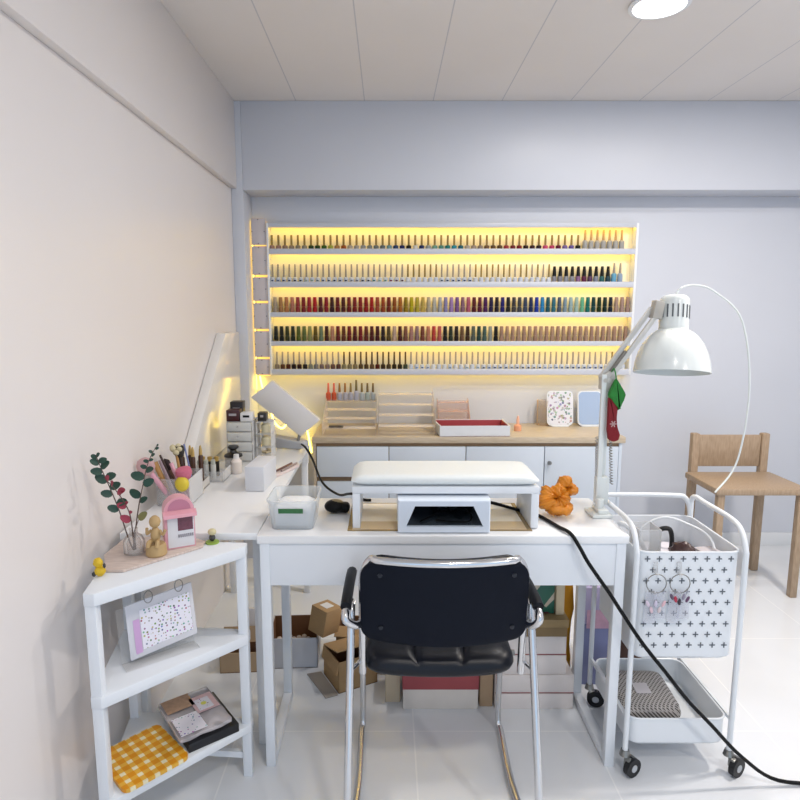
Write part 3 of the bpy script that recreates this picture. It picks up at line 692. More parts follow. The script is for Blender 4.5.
t = thing('lotion_bottle', 'plain white bottle standing left of the white carton', 'bottle', p)
MB().lathe([(0, 0), (.02, 0), (.022, .003), (.022, .05), (.012, .062), (0, .062)], p, 18).build('bottle', M('bottle_cream', '#e6ddd6', .35), t)
MB().lathe([(0, .062), (.012, .062), (.011, .08), (0, .081)], p, 14).build('cap', boxw, t)
# ------------------------------------------------------------------ main desk
t = thing('manicure_desk', 'narrow white manicure desk with square metal legs at centre', 'desk', (.166, 1.97, 0))
deskw = M('desk_white', '#e3e8ee', .3, var=.015)
MB().box((-.397, 1.777, .750), (.73, 2.157, .775), .002).build('desktop', whitegloss, t)
MB().box((-.365, 1.786, .613), (.697, 1.804, .750), .001).build('front_panel', deskw, t)
MB().box((-.365, 2.12, .613), (.697, 2.138, .750), .001).build('back_panel', deskw, t)
for xx in (-.390, .694):
    MB().box((xx, 1.81, .68), (xx + .03, 2.12, .75), .001).build('side_rail', deskw, t)
    for yy in (1.782, 2.12):
        MB().box((xx, yy, .0), (xx + .03, yy + .03, .75), .002).build('leg', deskw, t)
    MB().box((xx, 1.812, .004), (xx + .03, 2.12, .034), .002).build('floor_rail', deskw, t)

# mat, bench arm rest, lamp
n = NT('desk_mat', .22)
x, y, z = n.sep()
e = n.math('MAXIMUM', n.math('DIVIDE', n.math('ABSOLUTE', x), .283), n.math('DIVIDE', n.math('ABSOLUTE', y), .135))
band = n.math('GREATER_THAN', e, .955)
tanm = n.math('LESS_THAN', y, -.055)
matm = n.done(n.mix(band, n.mix(tanm, lin('#f4eee2'), lin('#dcc6a4')), lin('#8f7a55')))  # cream part lightened, a reflection put into the mat colour
tag(MB().box((-.125, 1.818, .7755), (.445, 2.09, .778)).build('desk_mat', matm, None, (.16, 1.954, .7755)), 'cream and tan desk mat with brown edge under the arm rest', 'mat')
t = thing('arm_rest', 'white bench shaped arm rest with padded top on the desk', 'arm rest', (.178, 1.96, .778))
MB().box((-.110, 1.835, .889), (.467, 2.05, .911), .002).build('bench_top', deskw, t)
for xx in (-.110, .443): MB().box((xx, 1.835, .7785), (xx + .024, 2.05, .889), .002).build('leg', deskw, t)
q = lambda u, v: (max(0, 1 - abs(u) ** 14) * max(0, 1 - abs(v) ** 10)) ** .4
MB().pad((.178, 1.942, .926), X3, Y3, Z3, .585, .212, .02, lambda u, v: .001 + .019 * q(u, v), lambda u, v: .001 + .012 * q(u, v)).build('cushion', M('white_leatherette', '#dfe5e6', .42, var=.03, scale=90, bump=.06), t)

t = thing('nail_lamp', 'white box shaped nail lamp with dark opening under arm rest', 'nail lamp', (.17, 1.9, .7785))
ux0, ux1, uz0, uz1, uy0, uy1 = .03, .311, .7785, .882, 1.795, 2.02
A, B_, C_, D = (.082, .862), (.259, .862), (.290, .797), (.055, .797)       # opening
def xz(pts, y): return [(px_, y, pz_) for px_, pz_ in pts]
mb = MB()
outer = [(ux0, uz1), (ux1, uz1), (ux1, uz0), (ux0, uz0)]; inner_ = [A, B_, C_, D]
RG = [[mb.bm.verts.new(p) for p in xz(pts, y)] for pts, y in ((outer, uy1), (outer, uy0 + .004), ([(ux0 + .004, uz1 - .004), (ux1 - .004, uz1 - .004), (ux1 - .004, uz0 + .001), (ux0 + .004, uz0 + .001)], uy0), (inner_, uy0), (inner_, uy1 - .02))]
for r0_, r1_ in zip(RG, RG[1:]):
    for k in range(4): mb.bm.faces.new((r0_[k], r0_[(k + 1) % 4], r1_[(k + 1) % 4], r1_[k]))
mb.bm.faces.new(RG[0]); mb.bm.faces.new(RG[-1])
mb.build('housing', M('lamp_housing', '#dfe9f6', .3, var=.01), t, angle=25)
MB().prism(xz([(.057, .7985), (.288, .7985), (.258, .861), (.083, .861)], uy1 - .034), (0, .01, 0)).build('dark_interior', M('lamp_dark', '#14171d', .5), t)
MB().prism(xz([(.0555, .7975), (.2885, .7975), (.286, .799), (.059, .799)], uy0 + .012), (0, .18, 0)).build('reflector_plate', M('reflector', '#55606c', .25, metal=.6), t)
tag(MB().tube([(.10, 1.83, .803), (.13, 1.86, .806), (.17, 1.90, .81), (.21, 1.93, .815), (.24, 1.9, .82), (.262, 1.86, .812), (.25, 1.83, .803), (.20, 1.825, .803), (.15, 1.84, .803)], .003, 6, 6)
    .tube([(.15, 1.92, .81), (.17, 1.95, .83), (.2, 1.95, .845), (.23, 1.93, .83), (.2, 1.92, .815)], .012, 8, 5).build('coiled_cable', black, None, (.17, 1.87, .803)), 'black cable coiled inside the dark nail lamp opening', 'cable')

# black cord from the nail lamp over the desk front
cpts = [(.311, 2.09, .782), (.36, 2.083, .782), (.44, 2.0, .782), (.493, 1.945, .782), (.53, 1.84, .782), (.552, 1.782, .781), (.575, 1.758, .745), (.60, 1.745, .700), (.66, 1.735, .615), (.698, 1.73, .557), (.76, 1.715, .465), (.83, 1.70, .378), (.9, 1.70, .29), (.98, 1.70, .205), (1.08, 1.70, .1), (1.2, 1.70, .02), (1.4, 1.70, .007)]
tag(MB().tube(cpts, .0058, 8, 6).build('extension_cord', black, None, (.55, 1.78, .78)), 'thick black cord crossing the desk and slanting down past the cart', 'cord')

# plastic tub with green label
t = thing('plastic_tub', 'clear plastic tub with green label holding folded white wipes', 'tub', (-.30, 1.9, .776))
cx_, cy_ = -.298, 1.905
def rr(cx, cy, w, d, r, z, k=5):
    out = []
    for sx, sy, a0 in ((1, 1, 0), (-1, 1, 90), (-1, -1, 180), (1, -1, 270)):
        for i in range(k + 1):
            a = R(a0 + 90 * i / k); out.append(Vector((cx + sx * (w / 2 - r) + r * math.cos(a), cy + sy * (d / 2 - r) + r * math.sin(a), z)))
    return out
def loft(mb, rings, cap0=True, cap1=False):
    V_ = [[mb.bm.verts.new(p) for p in r_] for r_ in rings]; n = len(V_[0])
    for a_, b_ in zip(V_, V_[1:]):
        for i in range(n): mb.bm.faces.new((a_[i], a_[(i + 1) % n], b_[(i + 1) % n], b_[i]))
    if cap0: mb.bm.faces.new(V_[0][::-1])
    if cap1: mb.bm.faces.new(V_[-1])
    return mb
tubm = acrylic('tub_plastic', '#f2f7fa', .30, .15)
loft(MB(), [rr(cx_, cy_, .130, .15, .02, .776), rr(cx_, cy_, .152, .165, .025, .862), rr(cx_, cy_, .158, .172, .027, .864), rr(cx_, cy_, .158, .172, .027, .870), rr(cx_, cy_, .150, .163, .025, .870), rr(cx_, cy_, .148, .16, .024, .86), rr(cx_, cy_, .126, .146, .02, .78)], True, True).build('tub', tubm, t)
MB().prism([(-.338, 1.826, .829), (-.262, 1.826, .829), (-.262, 1.8235, .845), (-.338, 1.8235, .845)], (0, -.001, 0)).build('label', M('green_label', '#2f6b3c', .4, var=.3, scale=120), t)
tag(loft(MB(), [rr(cx_, cy_, .115, .125, .018, .782), rr(cx_, cy_, .118, .128, .02, .835), rr(cx_, cy_, .09, .1, .02, .846)], True, True).build('folded_wipes', M('wipes', '#eef1f3', .8, bump=.4, scale=60), None, (cx_, cy_, .782)), 'stack of folded white wipes inside the clear tub', 'wipes')
# black puck-like tool
t = thing('tape_measure', 'small black rounded tool with tan top beside the tub', 'tool', (-.168, 1.99, .776))
MB().ball((-.178, 1.995, .798), (.036, .034, .022), 3).box((-.185, 1.972, .778), (-.128, 2.018, .810), .014, 3).build('body', black, t)
MB().ball((-.175, 1.995, .806), (.027, .023, .015), 3).build('top_cap', M('tan_top', '#8d7f5c', .4), t)

# orange scrunchie
def crumple(seed, amp):
    def f(v):
        p = v * 2.1 + Vector((seed, 0, 0)); r_ = 1
        nn = abs(noise.noise(p)) + .5 * abs(noise.noise(p * 2.3)) + .25 * abs(noise.noise(p * 4.9))
        return 1.12 - amp * nn
    return f
orange = M('orange_satin', '#d9861c', .42, var=.15, scale=26, bump=.25)
def ruffle(mb, c, Rr, r, rot, lobes, seed, squash=1.0, nu=72, nv=22):
    M3 = Euler(rot).to_matrix(); g = []
    for i in range(nu):
        th = 2 * math.pi * i / nu; row = []
        for j in range(nv):
            ph = 2 * math.pi * j / nv
            k = 1 + .10 * math.sin(lobes * th + 1.7 * math.sin(ph + seed)) - .55 * abs(noise.noise(Vector((math.cos(th) * 4.2 + seed, math.sin(th) * 4.2, math.cos(ph) * 1.6 + math.sin(ph))))) ** .7 + .3
            k += .55 * noise.noise(Vector((math.cos(th) * 1.5 + seed, math.sin(th) * 1.5, math.cos(ph) * .9 + seed)))
            rr_ = r * max(.35, k)
            p = Vector(((Rr + rr_ * math.cos(ph)) * math.cos(th), (Rr + rr_ * math.cos(ph)) * math.sin(th), rr_ * math.sin(ph) * squash))
            row.append(mb.bm.verts.new(Vector(c) + M3 @ p))
        g.append(row)
    for i in range(nu):
        for j in range(nv): mb.bm.faces.new((g[i][j], g[(i + 1) % nu][j], g[(i + 1) % nu][(j + 1) % nv], g[i][(j + 1) % nv]))
    return mb
mb = ruffle(MB(), (.550, 1.962, .815), .022, .0265, (R(62), R(8), R(6)), 5, 1.3, 1.0, 96, 30)
ruffle(mb, (.592, 1.985, .848), .017, .0165, (R(75), R(-35), R(20)), 3, 4.1, 1.25, 64, 22)
ruffle(mb, (.562, 1.95, .795), .030, .013, (R(10), R(5), 0), 6, 2.2, .9, 60, 16)
zm = min(v.co.z for v in mb.bm.verts); bmesh.ops.translate(mb.bm, vec=(0, 0, .7762 - zm), verts=mb.bm.verts)
tag(mb.build('scrunchie', orange, None, (.552, 1.965, .776), angle=120), 'crumpled orange satin scrunchie lying on the desk', 'scrunchie')

# ------------------------------------------------------------------ swing arm lamp
lampw = M('lamp_enamel', '#dfe5e4', .25, var=.02, coat=.3)
t = thing('swing_arm_lamp', 'white swing arm desk lamp clamped to the desk corner', 'desk lamp', (.705, 1.97, .775))
b = MB().box((.668, 1.93, .7755), (.735, 2.02, .787), .003).box((.69, 1.94, .787), (.725, 2.01, .80), .003)
b.cyl((.705, 1.975, .80), (.705, 1.975, .83), .013).box((.672, 2.005, .700), (.735, 2.02, .7485), .002)
b.build('clamp', lampw, t)
J1, J2, J3 = Vector((.722, 2.02, .80)), Vector((.712, 2.02, 1.222)), Vector((.868, 2.02, 1.452))
MB().box((.700, 2.0, .80), (.742, 2.03, .895), .004).build('knuckle', lampw, t)
b = MB()
for dx, dy in ((-.008, -.012), (.012, .012)):
    b.obox((J1 + J2) / 2 + Vector((dx, dy, .02)), X3, Y3, Z3, (.015, .012, .42), .001)
b.build('lower_arm', lampw, t)
b = MB()
d = (J3 - J2).normalized(); sd = Vector((d.z, 0, -d.x))
b.obox(J2 + (J3 - J2) * .5 + sd * .011 + Vector((0, -.01, 0)), d, Y3, sd, ((J3 - J2).length, .014, .014), .001)
b.obox(J2 + (J3 - J2) * .5 - sd * .009 + Vector((0, .01, 0)), d, Y3, sd, ((J3 - J2).length, .014, .014), .001)
b.build('upper_arm', M('arm_greyish', '#c9c9c5', .35), t)
b = MB().prism([(.700, 2.004, 1.19), (.735, 2.004, 1.19), (.752, 2.004, 1.235), (.735, 2.004, 1.255), (.700, 2.004, 1.232)], (0, .03, 0), .003)
b.cyl((.712, 1.998, 1.222), (.712, 2.04, 1.222), .007).cyl((.735, 1.998, 1.232), (.735, 2.04, 1.232), .007)
b.build('elbow', M('elbow_grey', '#b9b8b4', .35), t)
for (p0, p1) in (((.70, 2.02, 1.03), (.706, 2.02, .865)), ((.745, 2.02, 1.03), (.757, 2.02, .865))):
    pts = []; L = Vector(p1) - Vector(p0)
    for i in range(121):
        a_ = i * .9; pts.append(Vector(p0) + L * (i / 120) + Vector((math.cos(a_) * .005, math.sin(a_) * .005, 0)))
    MB().tube(pts, .0016, 4).build('spring', steel, t)
bb = MB().obox(J2 + (J3 - J2) * .22 + sd * .002, d, Y3, sd, (.11, .03, .009), .002); bb.build('spring_cover', M('cover_grey', '#77746e', .4), t)
MB().prism([(.853, 2.0, 1.425), (.885, 2.0, 1.42), (.892, 2.0, 1.475), (.862, 2.0, 1.482)], (0, .035, 0), .003).build('head_bracket', M('bracket_grey', '#b4b0a8', .4), t)
TM = (Matrix.Rotation(R(-10), 3, 'X') @ Matrix.Rotation(R(3.5), 3, 'Y'))
hc = Vector((.932, 2.02, 1.385))
sh = [(.0455, .094), (.043, .104), (.036, .111), (.02, .115), (0, .116)]
prof = [(.1175, -.140), (.117, -.133), (.113, -.105), (.105, -.075), (.092, -.045), (.074, -.020), (.056, -.005), (.047, .0)]
inner = [(r_ - .003, z_) for r_, z_ in prof][::-1]
shd = MB().lathe([(.0445, .002)] + prof[::-1] + [(r_, z_) for r_, z_ in prof][:1] + inner[::-1], hc, 40, TM).build('shade', lampw, t)
nk = MB().lathe([(.0455, -.002), (.0455, .088)] + sh, hc, 32, TM).build('lamp_neck', lampw, t)
b = MB()
for k in range(18):
    a_ = 2 * math.pi * k / 18; c = hc + TM @ Vector((math.cos(a_) * .0455, math.sin(a_) * .0455, .058))
    b.obox(c, TM @ Vector((math.cos(a_), math.sin(a_), 0)), TM @ Vector((-math.sin(a_), math.cos(a_), 0)), TM @ Z3, (.003, .0045, .042))
b.build('vent_slot', M('slot_dark', '#5a5f64', .5), nk)
MB().ball(hc + TM @ Vector((0, 0, -.08)), (.03, .03, .04), 2).build('bulb', M('bulb_glass', '#dcdcd4', .2), t)
MB().tube([hc + TM @ Vector((0, 0, .11)), hc + Vector((.02, .01, .135)), hc + Vector((.07, .02, .145)), hc + Vector((.14, .03, .125)), hc + Vector((.25, .05, .03)), hc + Vector((.3, .06, -.2)), hc + Vector((.28, .06, -.45)), hc + Vector((.2, .04, -.56))], .0032, 8, 8).build('cord', lampw, t)

# christmas stocking
t = thing('stocking', 'small red and green felt stocking hanging from the lamp elbow', 'stocking', (.757, 1.985, 1.02))
def puffy(pts, y, th, n=1):
    mb = MB(); mb.prism([(p[0] - .016, y, p[1]) for p in pts], (0, th, 0), th * .3); return mb
redf = M('red_felt', '#7c1420', .8, bump=.4, scale=90); grf = M('green_felt', '#1f7a2c', .7, var=.3, scale=60, bump=.4)
puffy([(.734, 1.17), (.742, 1.165), (.766, 1.135), (.764, 1.10), (.768, 1.07), (.778, 1.045), (.774, 1.026), (.757, 1.020), (.740, 1.028), (.735, 1.06)], 1.975, .022).build('foot', redf, t)
puffy([(.755, 1.232), (.762, 1.222), (.778, 1.198), (.790, 1.178), (.784, 1.160), (.772, 1.130), (.768, 1.128), (.750, 1.150), (.733, 1.172), (.735, 1.185), (.746, 1.21)], 1.972, .027).build('cuff', grf, t)
b = MB()
for k in range(3):
    b.obox((.735, 1.9745, 1.082), Vector((math.cos(k * 1.047), 0, math.sin(k * 1.047))), Y3, Vector((-math.sin(k * 1.047), 0, math.cos(k * 1.047))), (.022, .002, .003))
b.build('snowflake', M('snow_thread', '#c8a8a8', .8), t)
MB().tube([(.741, 1.985, 1.226), (.738, 1.985, 1.245), (.734, 1.992, 1.262), (.730, 2.0, 1.25)], .002, 6, 4).build('hanging_loop', grf, t)

# ------------------------------------------------------------------ corner shelf
RP, BP, LP = Vector((-.437, 1.752)), Vector((-.795, 1.78)), Vector((-.738, 1.448))
t = thing('corner_shelf', 'white three-tier corner shelf standing before the side table', 'shelf', (-.66, 1.68, 0))
def tri(z, th, name):
    e = .0135
    pts = [(RP.x + e, RP.y + .018), (RP.x + e, RP.y - .014), (LP.x + .012, LP.y - .018), (LP.x - .016, LP.y - .016), (BP.x - .016, BP.y - .02), (BP.x - .006, BP.y + .012), (BP.x + .03, BP.y + .016)]
    MB().prism([(px_, py_, z - th) for px_, py_ in pts], (0, 0, th), .002).build(name, deskw, t)
tri(.757, .034, 'shelf_board'); tri(.478, .032, 'shelf_board'); tri(.182, .026, 'shelf_board')
for p, a_ in ((RP, 0), (BP, 0), (LP, 0)):
    MB().box((p.x - .016, p.y - .013, 0), (p.x + .012, p.y + .015, .756), .002).build('leg', deskw, t)
MB().obox(((RP.x + BP.x) / 2, (RP.y + BP.y) / 2, .07), Vector((BP.x - RP.x, BP.y - RP.y, 0)).normalized(), Vector((RP.y - BP.y, BP.x - RP.x, 0)).normalized(), Z3, (.35, .015, .02)).build('stretcher', deskw, t)

SH = .7575
brd = wood('driftwood_print', '#ddcdc4', '#bcaca4', (3, 26, 3), .5, 9)
tag(MB().prism([(-.805, 1.66, SH), (-.752, 1.555, SH), (-.705, 1.555, SH), (-.545, 1.725, SH), (-.548, 1.765, SH), (-.60, 1.80, SH), (-.80, 1.80, SH)], (0, 0, .007), .001).build('serving_board', brd, None, (-.68, 1.7, SH)), 'whitewashed wooden board lying on the corner shelf top', 'board')
SB = SH + .0075
# vase and eucalyptus
vx, vy = -.722, 1.672
t = thing('glass_vase', 'small clear glass bottle vase with eucalyptus stems on corner shelf', 'vase', (vx, vy, SB))
glass = acrylic('vase_glass', '#f4f0ee', .10, .05)
MB().lathe([(0, 0), (.026, 0), (.029, .004), (.029, .036), (.022, .05), (.011, .058), (.0105, .070), (.013, .073), (.009, .073), (.0085, .06), (.019, .048), (.026, .036), (.026, .006), (0, .006)], (vx, vy, SB), 24).build('bottle', glass, t)
lg = M('leaf_green', '#24473a', .5, var=.35, scale=40); lr = M('leaf_red', '#9a3348', .5, var=.2, scale=40); lo_ = M('leaf_olive', '#7c7a4a', .5); stm = M('stem_brown', '#5a4a44', .6)
def sprig(label, pts, leafm, sizes, seed, name='eucalyptus_stem', extra=None):
    random.seed(seed); P = [Vector(p) for p in pts]
    t = thing(name, label, 'plant stem', P[0], 'eucalyptus stems in the glass vase')
    MB().tube(P, lambda q: .0022 - .0012 * q, 6, 6).build('stem', stm, t)
    mb = MB(); N = len(sizes)
    for k, (f, L, side) in enumerate(sizes):
        q_ = f * (len(P) - 1); i = min(int(q_), len(P) - 2); c = P[i].lerp(P[i + 1], q_ - i); d = (P[i + 1] - P[i]).normalized()
        out = Vector((side, -.15 + random.uniform(-.3, .3), random.uniform(-.05, .45))) + d * .25
        L *= 1.22; mb.leaf(c, out, Vector((random.uniform(-.3, .3), -1, random.uniform(.1, .7))), L, L * .78)
    mb.build('leaves', leafm, t)
gl = [(.40, .026, -1), (.46, .028, .9), (.54, .026, -1), (.6, .027, 1), (.66, .030, -.9), (.70, .028, .7), (.76, .026, -1), (.8, .026, .9), (.86, .022, -1), (.9, .02, .8), (.95, .016, -.8), (.98, .014, .5)]
sprig('green round-leaved eucalyptus stem leaning left out of the vase', [(vx - .003, vy, SB + .01), at(129, 540, 1.66), at(119, 510, 1.65), at(110, 488, 1.64), at(101, 468, 1.63), at(96, 455, 1.62)], lg, gl, 3)
sprig('green eucalyptus stem curving upright to the right of the vase', [(vx + .003, vy, SB + .01), at(135, 535, 1.675), at(139, 505, 1.69), at(143, 485, 1.70), at(146, 470, 1.71), at(150, 458, 1.715), at(157, 445, 1.72)], lg, [(.36, .022, 1), (.40, .030, -1), (.5, .028, 1), (.58, .032, -1), (.66, .024, 1), (.7, .016, -1), (.78, .013, -1), (.8, .012, 1), (.86, .012, 1), (.9, .011, -1), (.95, .01, 1), (.99, .01, .3)], 5)
sprig('dark red eucalyptus stem leaning left in front of the green one', [(vx, vy - .004, SB + .01), at(133, 535, 1.655), at(130, 515, 1.645), at(124, 502, 1.64), at(114, 488, 1.63), at(104, 478, 1.62)], lr, [(.34, .026, -1), (.44, .012, 1), (.52, .022, -1), (.57, .012, 1), (.68, .028, .4), (.74, .026, .8), (.86, .020, .6), (.95, .019, .5)], 8)
sprig('short olive leaf sprig at the mouth of the vase', [(vx + .002, vy + .004, SB + .02), at(134, 534, 1.67), at(137, 524, 1.67), at(139, 519, 1.67)], lo_, [(.95, .026, .6)], 2)
# tan figurine
tanc = M('tan_clay', '#b79a6c', .6, var=.12, scale=60)
p = Vector((-.655, 1.66, SB))
t = thing('clay_figurine', 'small tan clay figure seated on a round stump beside vase', 'figurine', p)
MB().lathe([(0, 0), (.026, 0), (.029, .004), (.027, .028), (.023, .034), (0, .034)], p, 20).build('stump', tanc, t)
MB().ball(p + Vector((0, 0, .058)), (.014, .013, .026), 2).ball(p + Vector((0, -.001, .097)), (.016, .015, .019), 2).tube([p + Vector((-.012, 0, .072)), p + Vector((-.022, -.004, .062)), p + Vector((-.02, -.008, .080))], .0045, 6, 3).tube([p + Vector((.012, 0, .072)), p + Vector((.022, -.004, .06)), p + Vector((.03, -.006, .074))], .0045, 6, 3).tube([p + Vector((-.007, -.004, .042)), p + Vector((-.012, -.02, .044)), p + Vector((-.012, -.028, .030))], .006, 6, 3).tube([p + Vector((.007, -.004, .042)), p + Vector((.012, -.02, .044)), p + Vector((.012, -.028, .030))], .006, 6, 3).build('body', tanc, t)
# pink booth
p0, p1 = Vector((-.640, 1.690, SB)), Vector((-.565, 1.728, SB))
U = (p1 - p0).normalized(); Nn = Vector((U.y, -U.x, 0)); D_ = -Nn * .045
pinkb = M('booth_pink', '#dda0ac', .4); pinkd = M('booth_arch', '#b9788e', .45); boothw = M('booth_white', '#dcdce0', .4)
t = thing('toy_booth', 'pink arched toy booth with awning and little window on corner shelf', 'ornament', (p0 + p1) / 2)
Wd = (p1 - p0).length; hb = .112; ra = Wd / 2
arch = [p0, p1, p1 + Z3 * hb] + [p0 + U * (ra + ra * math.cos(R(a_))) + Z3 * (hb + ra * .95 * math.sin(R(a_))) for a_ in range(15, 180, 15)] + [p0 + Z3 * hb]
MB().prism(arch, D_).build('shell', pinkb, t)
a2 = [p0 + U * (ra + (ra - .010) * math.cos(R(a_))) + Z3 * (hb + .004 + (ra - .010) * .95 * math.sin(R(a_))) + Nn * .0008 for a_ in range(0, 181, 15)]
MB().prism(a2, Nn * .001).build('arch_face', pinkd, t)
MB().prism([p0 + U * .008 + Nn * .0005 + Z3 * .004, p1 - U * .003 + Nn * .0005 + Z3 * .004, p1 - U * .003 + Nn * .0005 + Z3 * .102, p0 + U * .008 + Nn * .0005 + Z3 * .102], Nn * .001).build('front_face', boothw, t)
aw = [p0 - U * .004 + Z3 * .114, p0 - U * .004 + Z3 * .107 + Nn * .018, p0 - U * .004 + Z3 * .097 + Nn * .02, p0 - U * .004 + Z3 * .097]
MB().prism(aw, U * (Wd + .008)).build('awning', pinkb, t)
MB().prism([p0 + U * .036 + Nn * .0018 + Z3 * .053, p1 - U * .006 + Nn * .0018 + Z3 * .053, p1 - U * .006 + Nn * .0018 + Z3 * .092, p0 + U * .036 + Nn * .0018 + Z3 * .092], Nn * .001).build('window', M('booth_window', '#6c3c4c', .3, var=.5, scale=90), t)
b = MB()
for k in range(8):
    c = p0 + U * (.038 + k * .0055) + Nn * .003 + Z3 * .038; b.box(c - Vector((.0012, .001, .005)), c + Vector((.0012, .001, .004)))
b.build('railing', M('rail_grey', '#8c8690', .4), t)
# tiny figurine + yellow ornament
p = Vector((-.528, 1.768, SH))
t = thing('tiny_figurine', 'tiny pale and black figure on a green disc at shelf corner', 'figurine', p)
MB().lathe([(0, 0), (.020, 0), (.020, .004), (0, .005)], p, 18).build('disc', M('green_disc', '#8fae4a', .5), t)
MB().ball(p + Vector((0, 0, .016)), (.010, .009, .011), 2).build('body', M('fig_dark', '#3a3c3c', .5), t)
MB().ball(p + Vector((0, 0, .034)), (.013, .011, .011), 2).build('head', M('fig_pale', '#cfc69c', .5), t)
p = Vector((-.757, 1.535, SH))
t = thing('yellow_ornament', 'small bright yellow bumpy ornament at the near end of shelf', 'ornament', p)
MB().ball(p + Vector((0, 0, .014)), (.014, .013, .014), 3, crumple(1, .3)).ball(p + Vector((-.004, 0, .036)), (.012, .011, .014), 3, crumple(2, .3)).build('body', M('bright_yellow', '#d9b51e', .5), t)
MB().ball(p + Vector((-.013, -.008, .008)), (.006, .005, .008), 1).ball(p + Vector((.014, -.004, .030)), (.004, .004, .008), 1).build('dark_bits', M('fig_dark', '#3a3c3c', .5), t)

# pouch on acrylic stand (middle shelf)
MZ = .4785
t = thing('sign_stand', 'clear acrylic easel stand carrying the sticker pouch on middle shelf', 'stand', (-.66, 1.63, MZ))
e0, e1 = Vector((-.735, 1.575, MZ)), Vector((-.575, 1.70, MZ))
Ue = (e1 - e0).normalized(); Ne = Vector((Ue.y, -Ue.x, 0)); up = (Z3 * 1 - Ne * .22).normalized()
MB().prism([e0, e1, e1 + up * .15, e0 + up * .15], -Ne * .003).build('back_plate', acr, t)
MB().prism([e0, e1, e1 + Ne * .045, e0 + Ne * .045], Z3 * .003).build('foot_plate', acr, t)
stick_m = NT('sticker_sheet', .25)
v = stick_m.nt.nodes.new('ShaderNodeTexVoronoi'); v.inputs['Scale'].default_value = 120; v.inputs['Randomness'].default_value = .55; stick_m.link(stick_m.co, v.inputs['Vector'])
mm = stick_m.math('LESS_THAN', v.outputs['Distance'], .33)
hs = stick_m.nt.nodes.new('ShaderNodeHueSaturation'); hs.inputs['Value'].default_value = .5; hs.inputs['Saturation'].default_value = .8; stick_m.link(v.outputs['Color'], hs.inputs['Color'])
stick_mat = stick_m.done(stick_m.mix(mm, lin('#eae8f2'), hs.outputs[0]))
t = thing('sticker_pouch', 'clear pouch of small nail stickers propped on the acrylic stand', 'pouch', (-.66, 1.62, MZ + .01))
o_ = e0 + Ue * .020 + Ne * .012 + Z3 * .013
Uq = (Ue + Z3 * .10).normalized()
W_, H_ = .190, .150
MB().prism([o_, o_ + Uq * W_, o_ + Uq * W_ + up * H_, o_ + up * H_], Ne * .006, .002).build('pouch', acrylic('pouch_film', '#f6f6fd', .6, .12), t)
oo = o_ + Ne * .0065
MB().prism([oo + Uq * .036 + up * .018, oo + Uq * .178 + up * .018, oo + Uq * .178 + up * .126, oo + Uq * .036 + up * .126], Ne * .0006).build('sticker_sheet', stick_mat, t)
MB().prism([oo + Uq * .016 + up * .012, oo + Uq * .034 + up * .012, oo + Uq * .034 + up * .105, oo + Uq * .016 + up * .105], Ne * .0006).build('pink_strip', M('pink_strip', '#cda6d2', .3), t)
for f in (.34, .80):
    c = oo + Uq * W_ * f + up * (H_ + .004)
    pts = [c + (Uq * math.cos(R(a_)) * .012 + up * math.sin(R(a_)) * .017) for a_ in range(0, 360, 30)]
    MB().tube(pts, .0013, 6, closed=True).build('ring', steel, t)

# bottom shelf: gingham board, black box, plastic sleeve of stickers
BZ = .1825
n = NT('gingham', .35)
x, y, z = n.sep(); k_ = 1 / .034
ca, sa = math.cos(.80), math.sin(.80)
u_ = n.math('ADD', n.math('MULTIPLY', x, ca), n.math('MULTIPLY', y, sa)); v_ = n.math('SUBTRACT', n.math('MULTIPLY', y, ca), n.math('MULTIPLY', x, sa))
su = n.math('LESS_THAN', n.math('FRACT', n.math('MULTIPLY_ADD', u_, k_, 50.3)), .42); sv = n.math('LESS_THAN', n.math('FRACT', n.math('MULTIPLY_ADD', v_, k_, 50.2)), .42)
both = n.math('MULTIPLY', su, sv); one = n.math('MAXIMUM', su, sv)
ging = n.done(n.mix(both, n.mix(one, lin('#df9310'), lin('#e6b040')), lin('#efe6c2')))
GC = Vector((-.700, 1.590, BZ)); gU = Vector((math.cos(.80), math.sin(.80), 0)); gV = Vector((-gU.y, gU.x, 0))
t_ = tag(MB().pad(GC + Z3 * .006, gU, gV, Z3, .188, .200, .02, lambda u, v: .005, lambda u, v: .005).build('gingham_tray', ging, None, GC), 'yellow and white gingham rounded tray on the lowest corner shelf', 'tray')
t_.location.x += 0
bU = Vector((.80, .62, 0)).normalized(); bV = Vector((-bU.y, bU.x, 0)); bc = Vector((-.574, 1.735, BZ))
MBb = MB().obox(bc + Z3 * .014, bU, bV, Z3, (.155, .20, .027), .002)
tag(MBb.build('black_book', M('black_cover', '#12141a', .45), None, bc), 'flat black box lying on the lowest corner shelf', 'box')
t = thing('sticker_sleeve', 'crinkled plastic sleeve of printed stickers lying on the black box', 'sleeve', bc + Z3 * .028)
mb = MB()
c0 = bc + Z3 * .031 - bU * .018 + bV * .012
mb.pad(c0 + Z3 * .004, bU, bV, Z3, .158, .205, .006, lambda u, v: .006, lambda u, v: .0045, bend=lambda u, v: .005 * noise.noise(Vector((u * 2.2, v * 2.7, 4))) + .004, nx=20, ny=20)
mb.build('sleeve', acrylic('sleeve_film', '#efeaee', .28, .12), t)
for (du, dv, w, h, m_) in ((-.034, -.050, .078, .09, stick_mat), (.038, .02, .070, .085, M('pale_pink_card', '#d9b9bd', .4, var=.25, scale=70)), (-.03, .062, .085, .07, M('beige_card', '#b9987e', .4, var=.3, scale=80))):
    c = c0 + bU * du + bV * dv + Z3 * .0185
    MB().obox(c, bU, bV, Z3, (w, h, .0008)).build('sticker_card', m_, t)
c = c0 + bU * .035 + bV * .015 + Z3 * .0195
MB().obox(c, bU, bV, Z3, (.045, .058, .0008)).build('sticker_card', stick_mat, t)
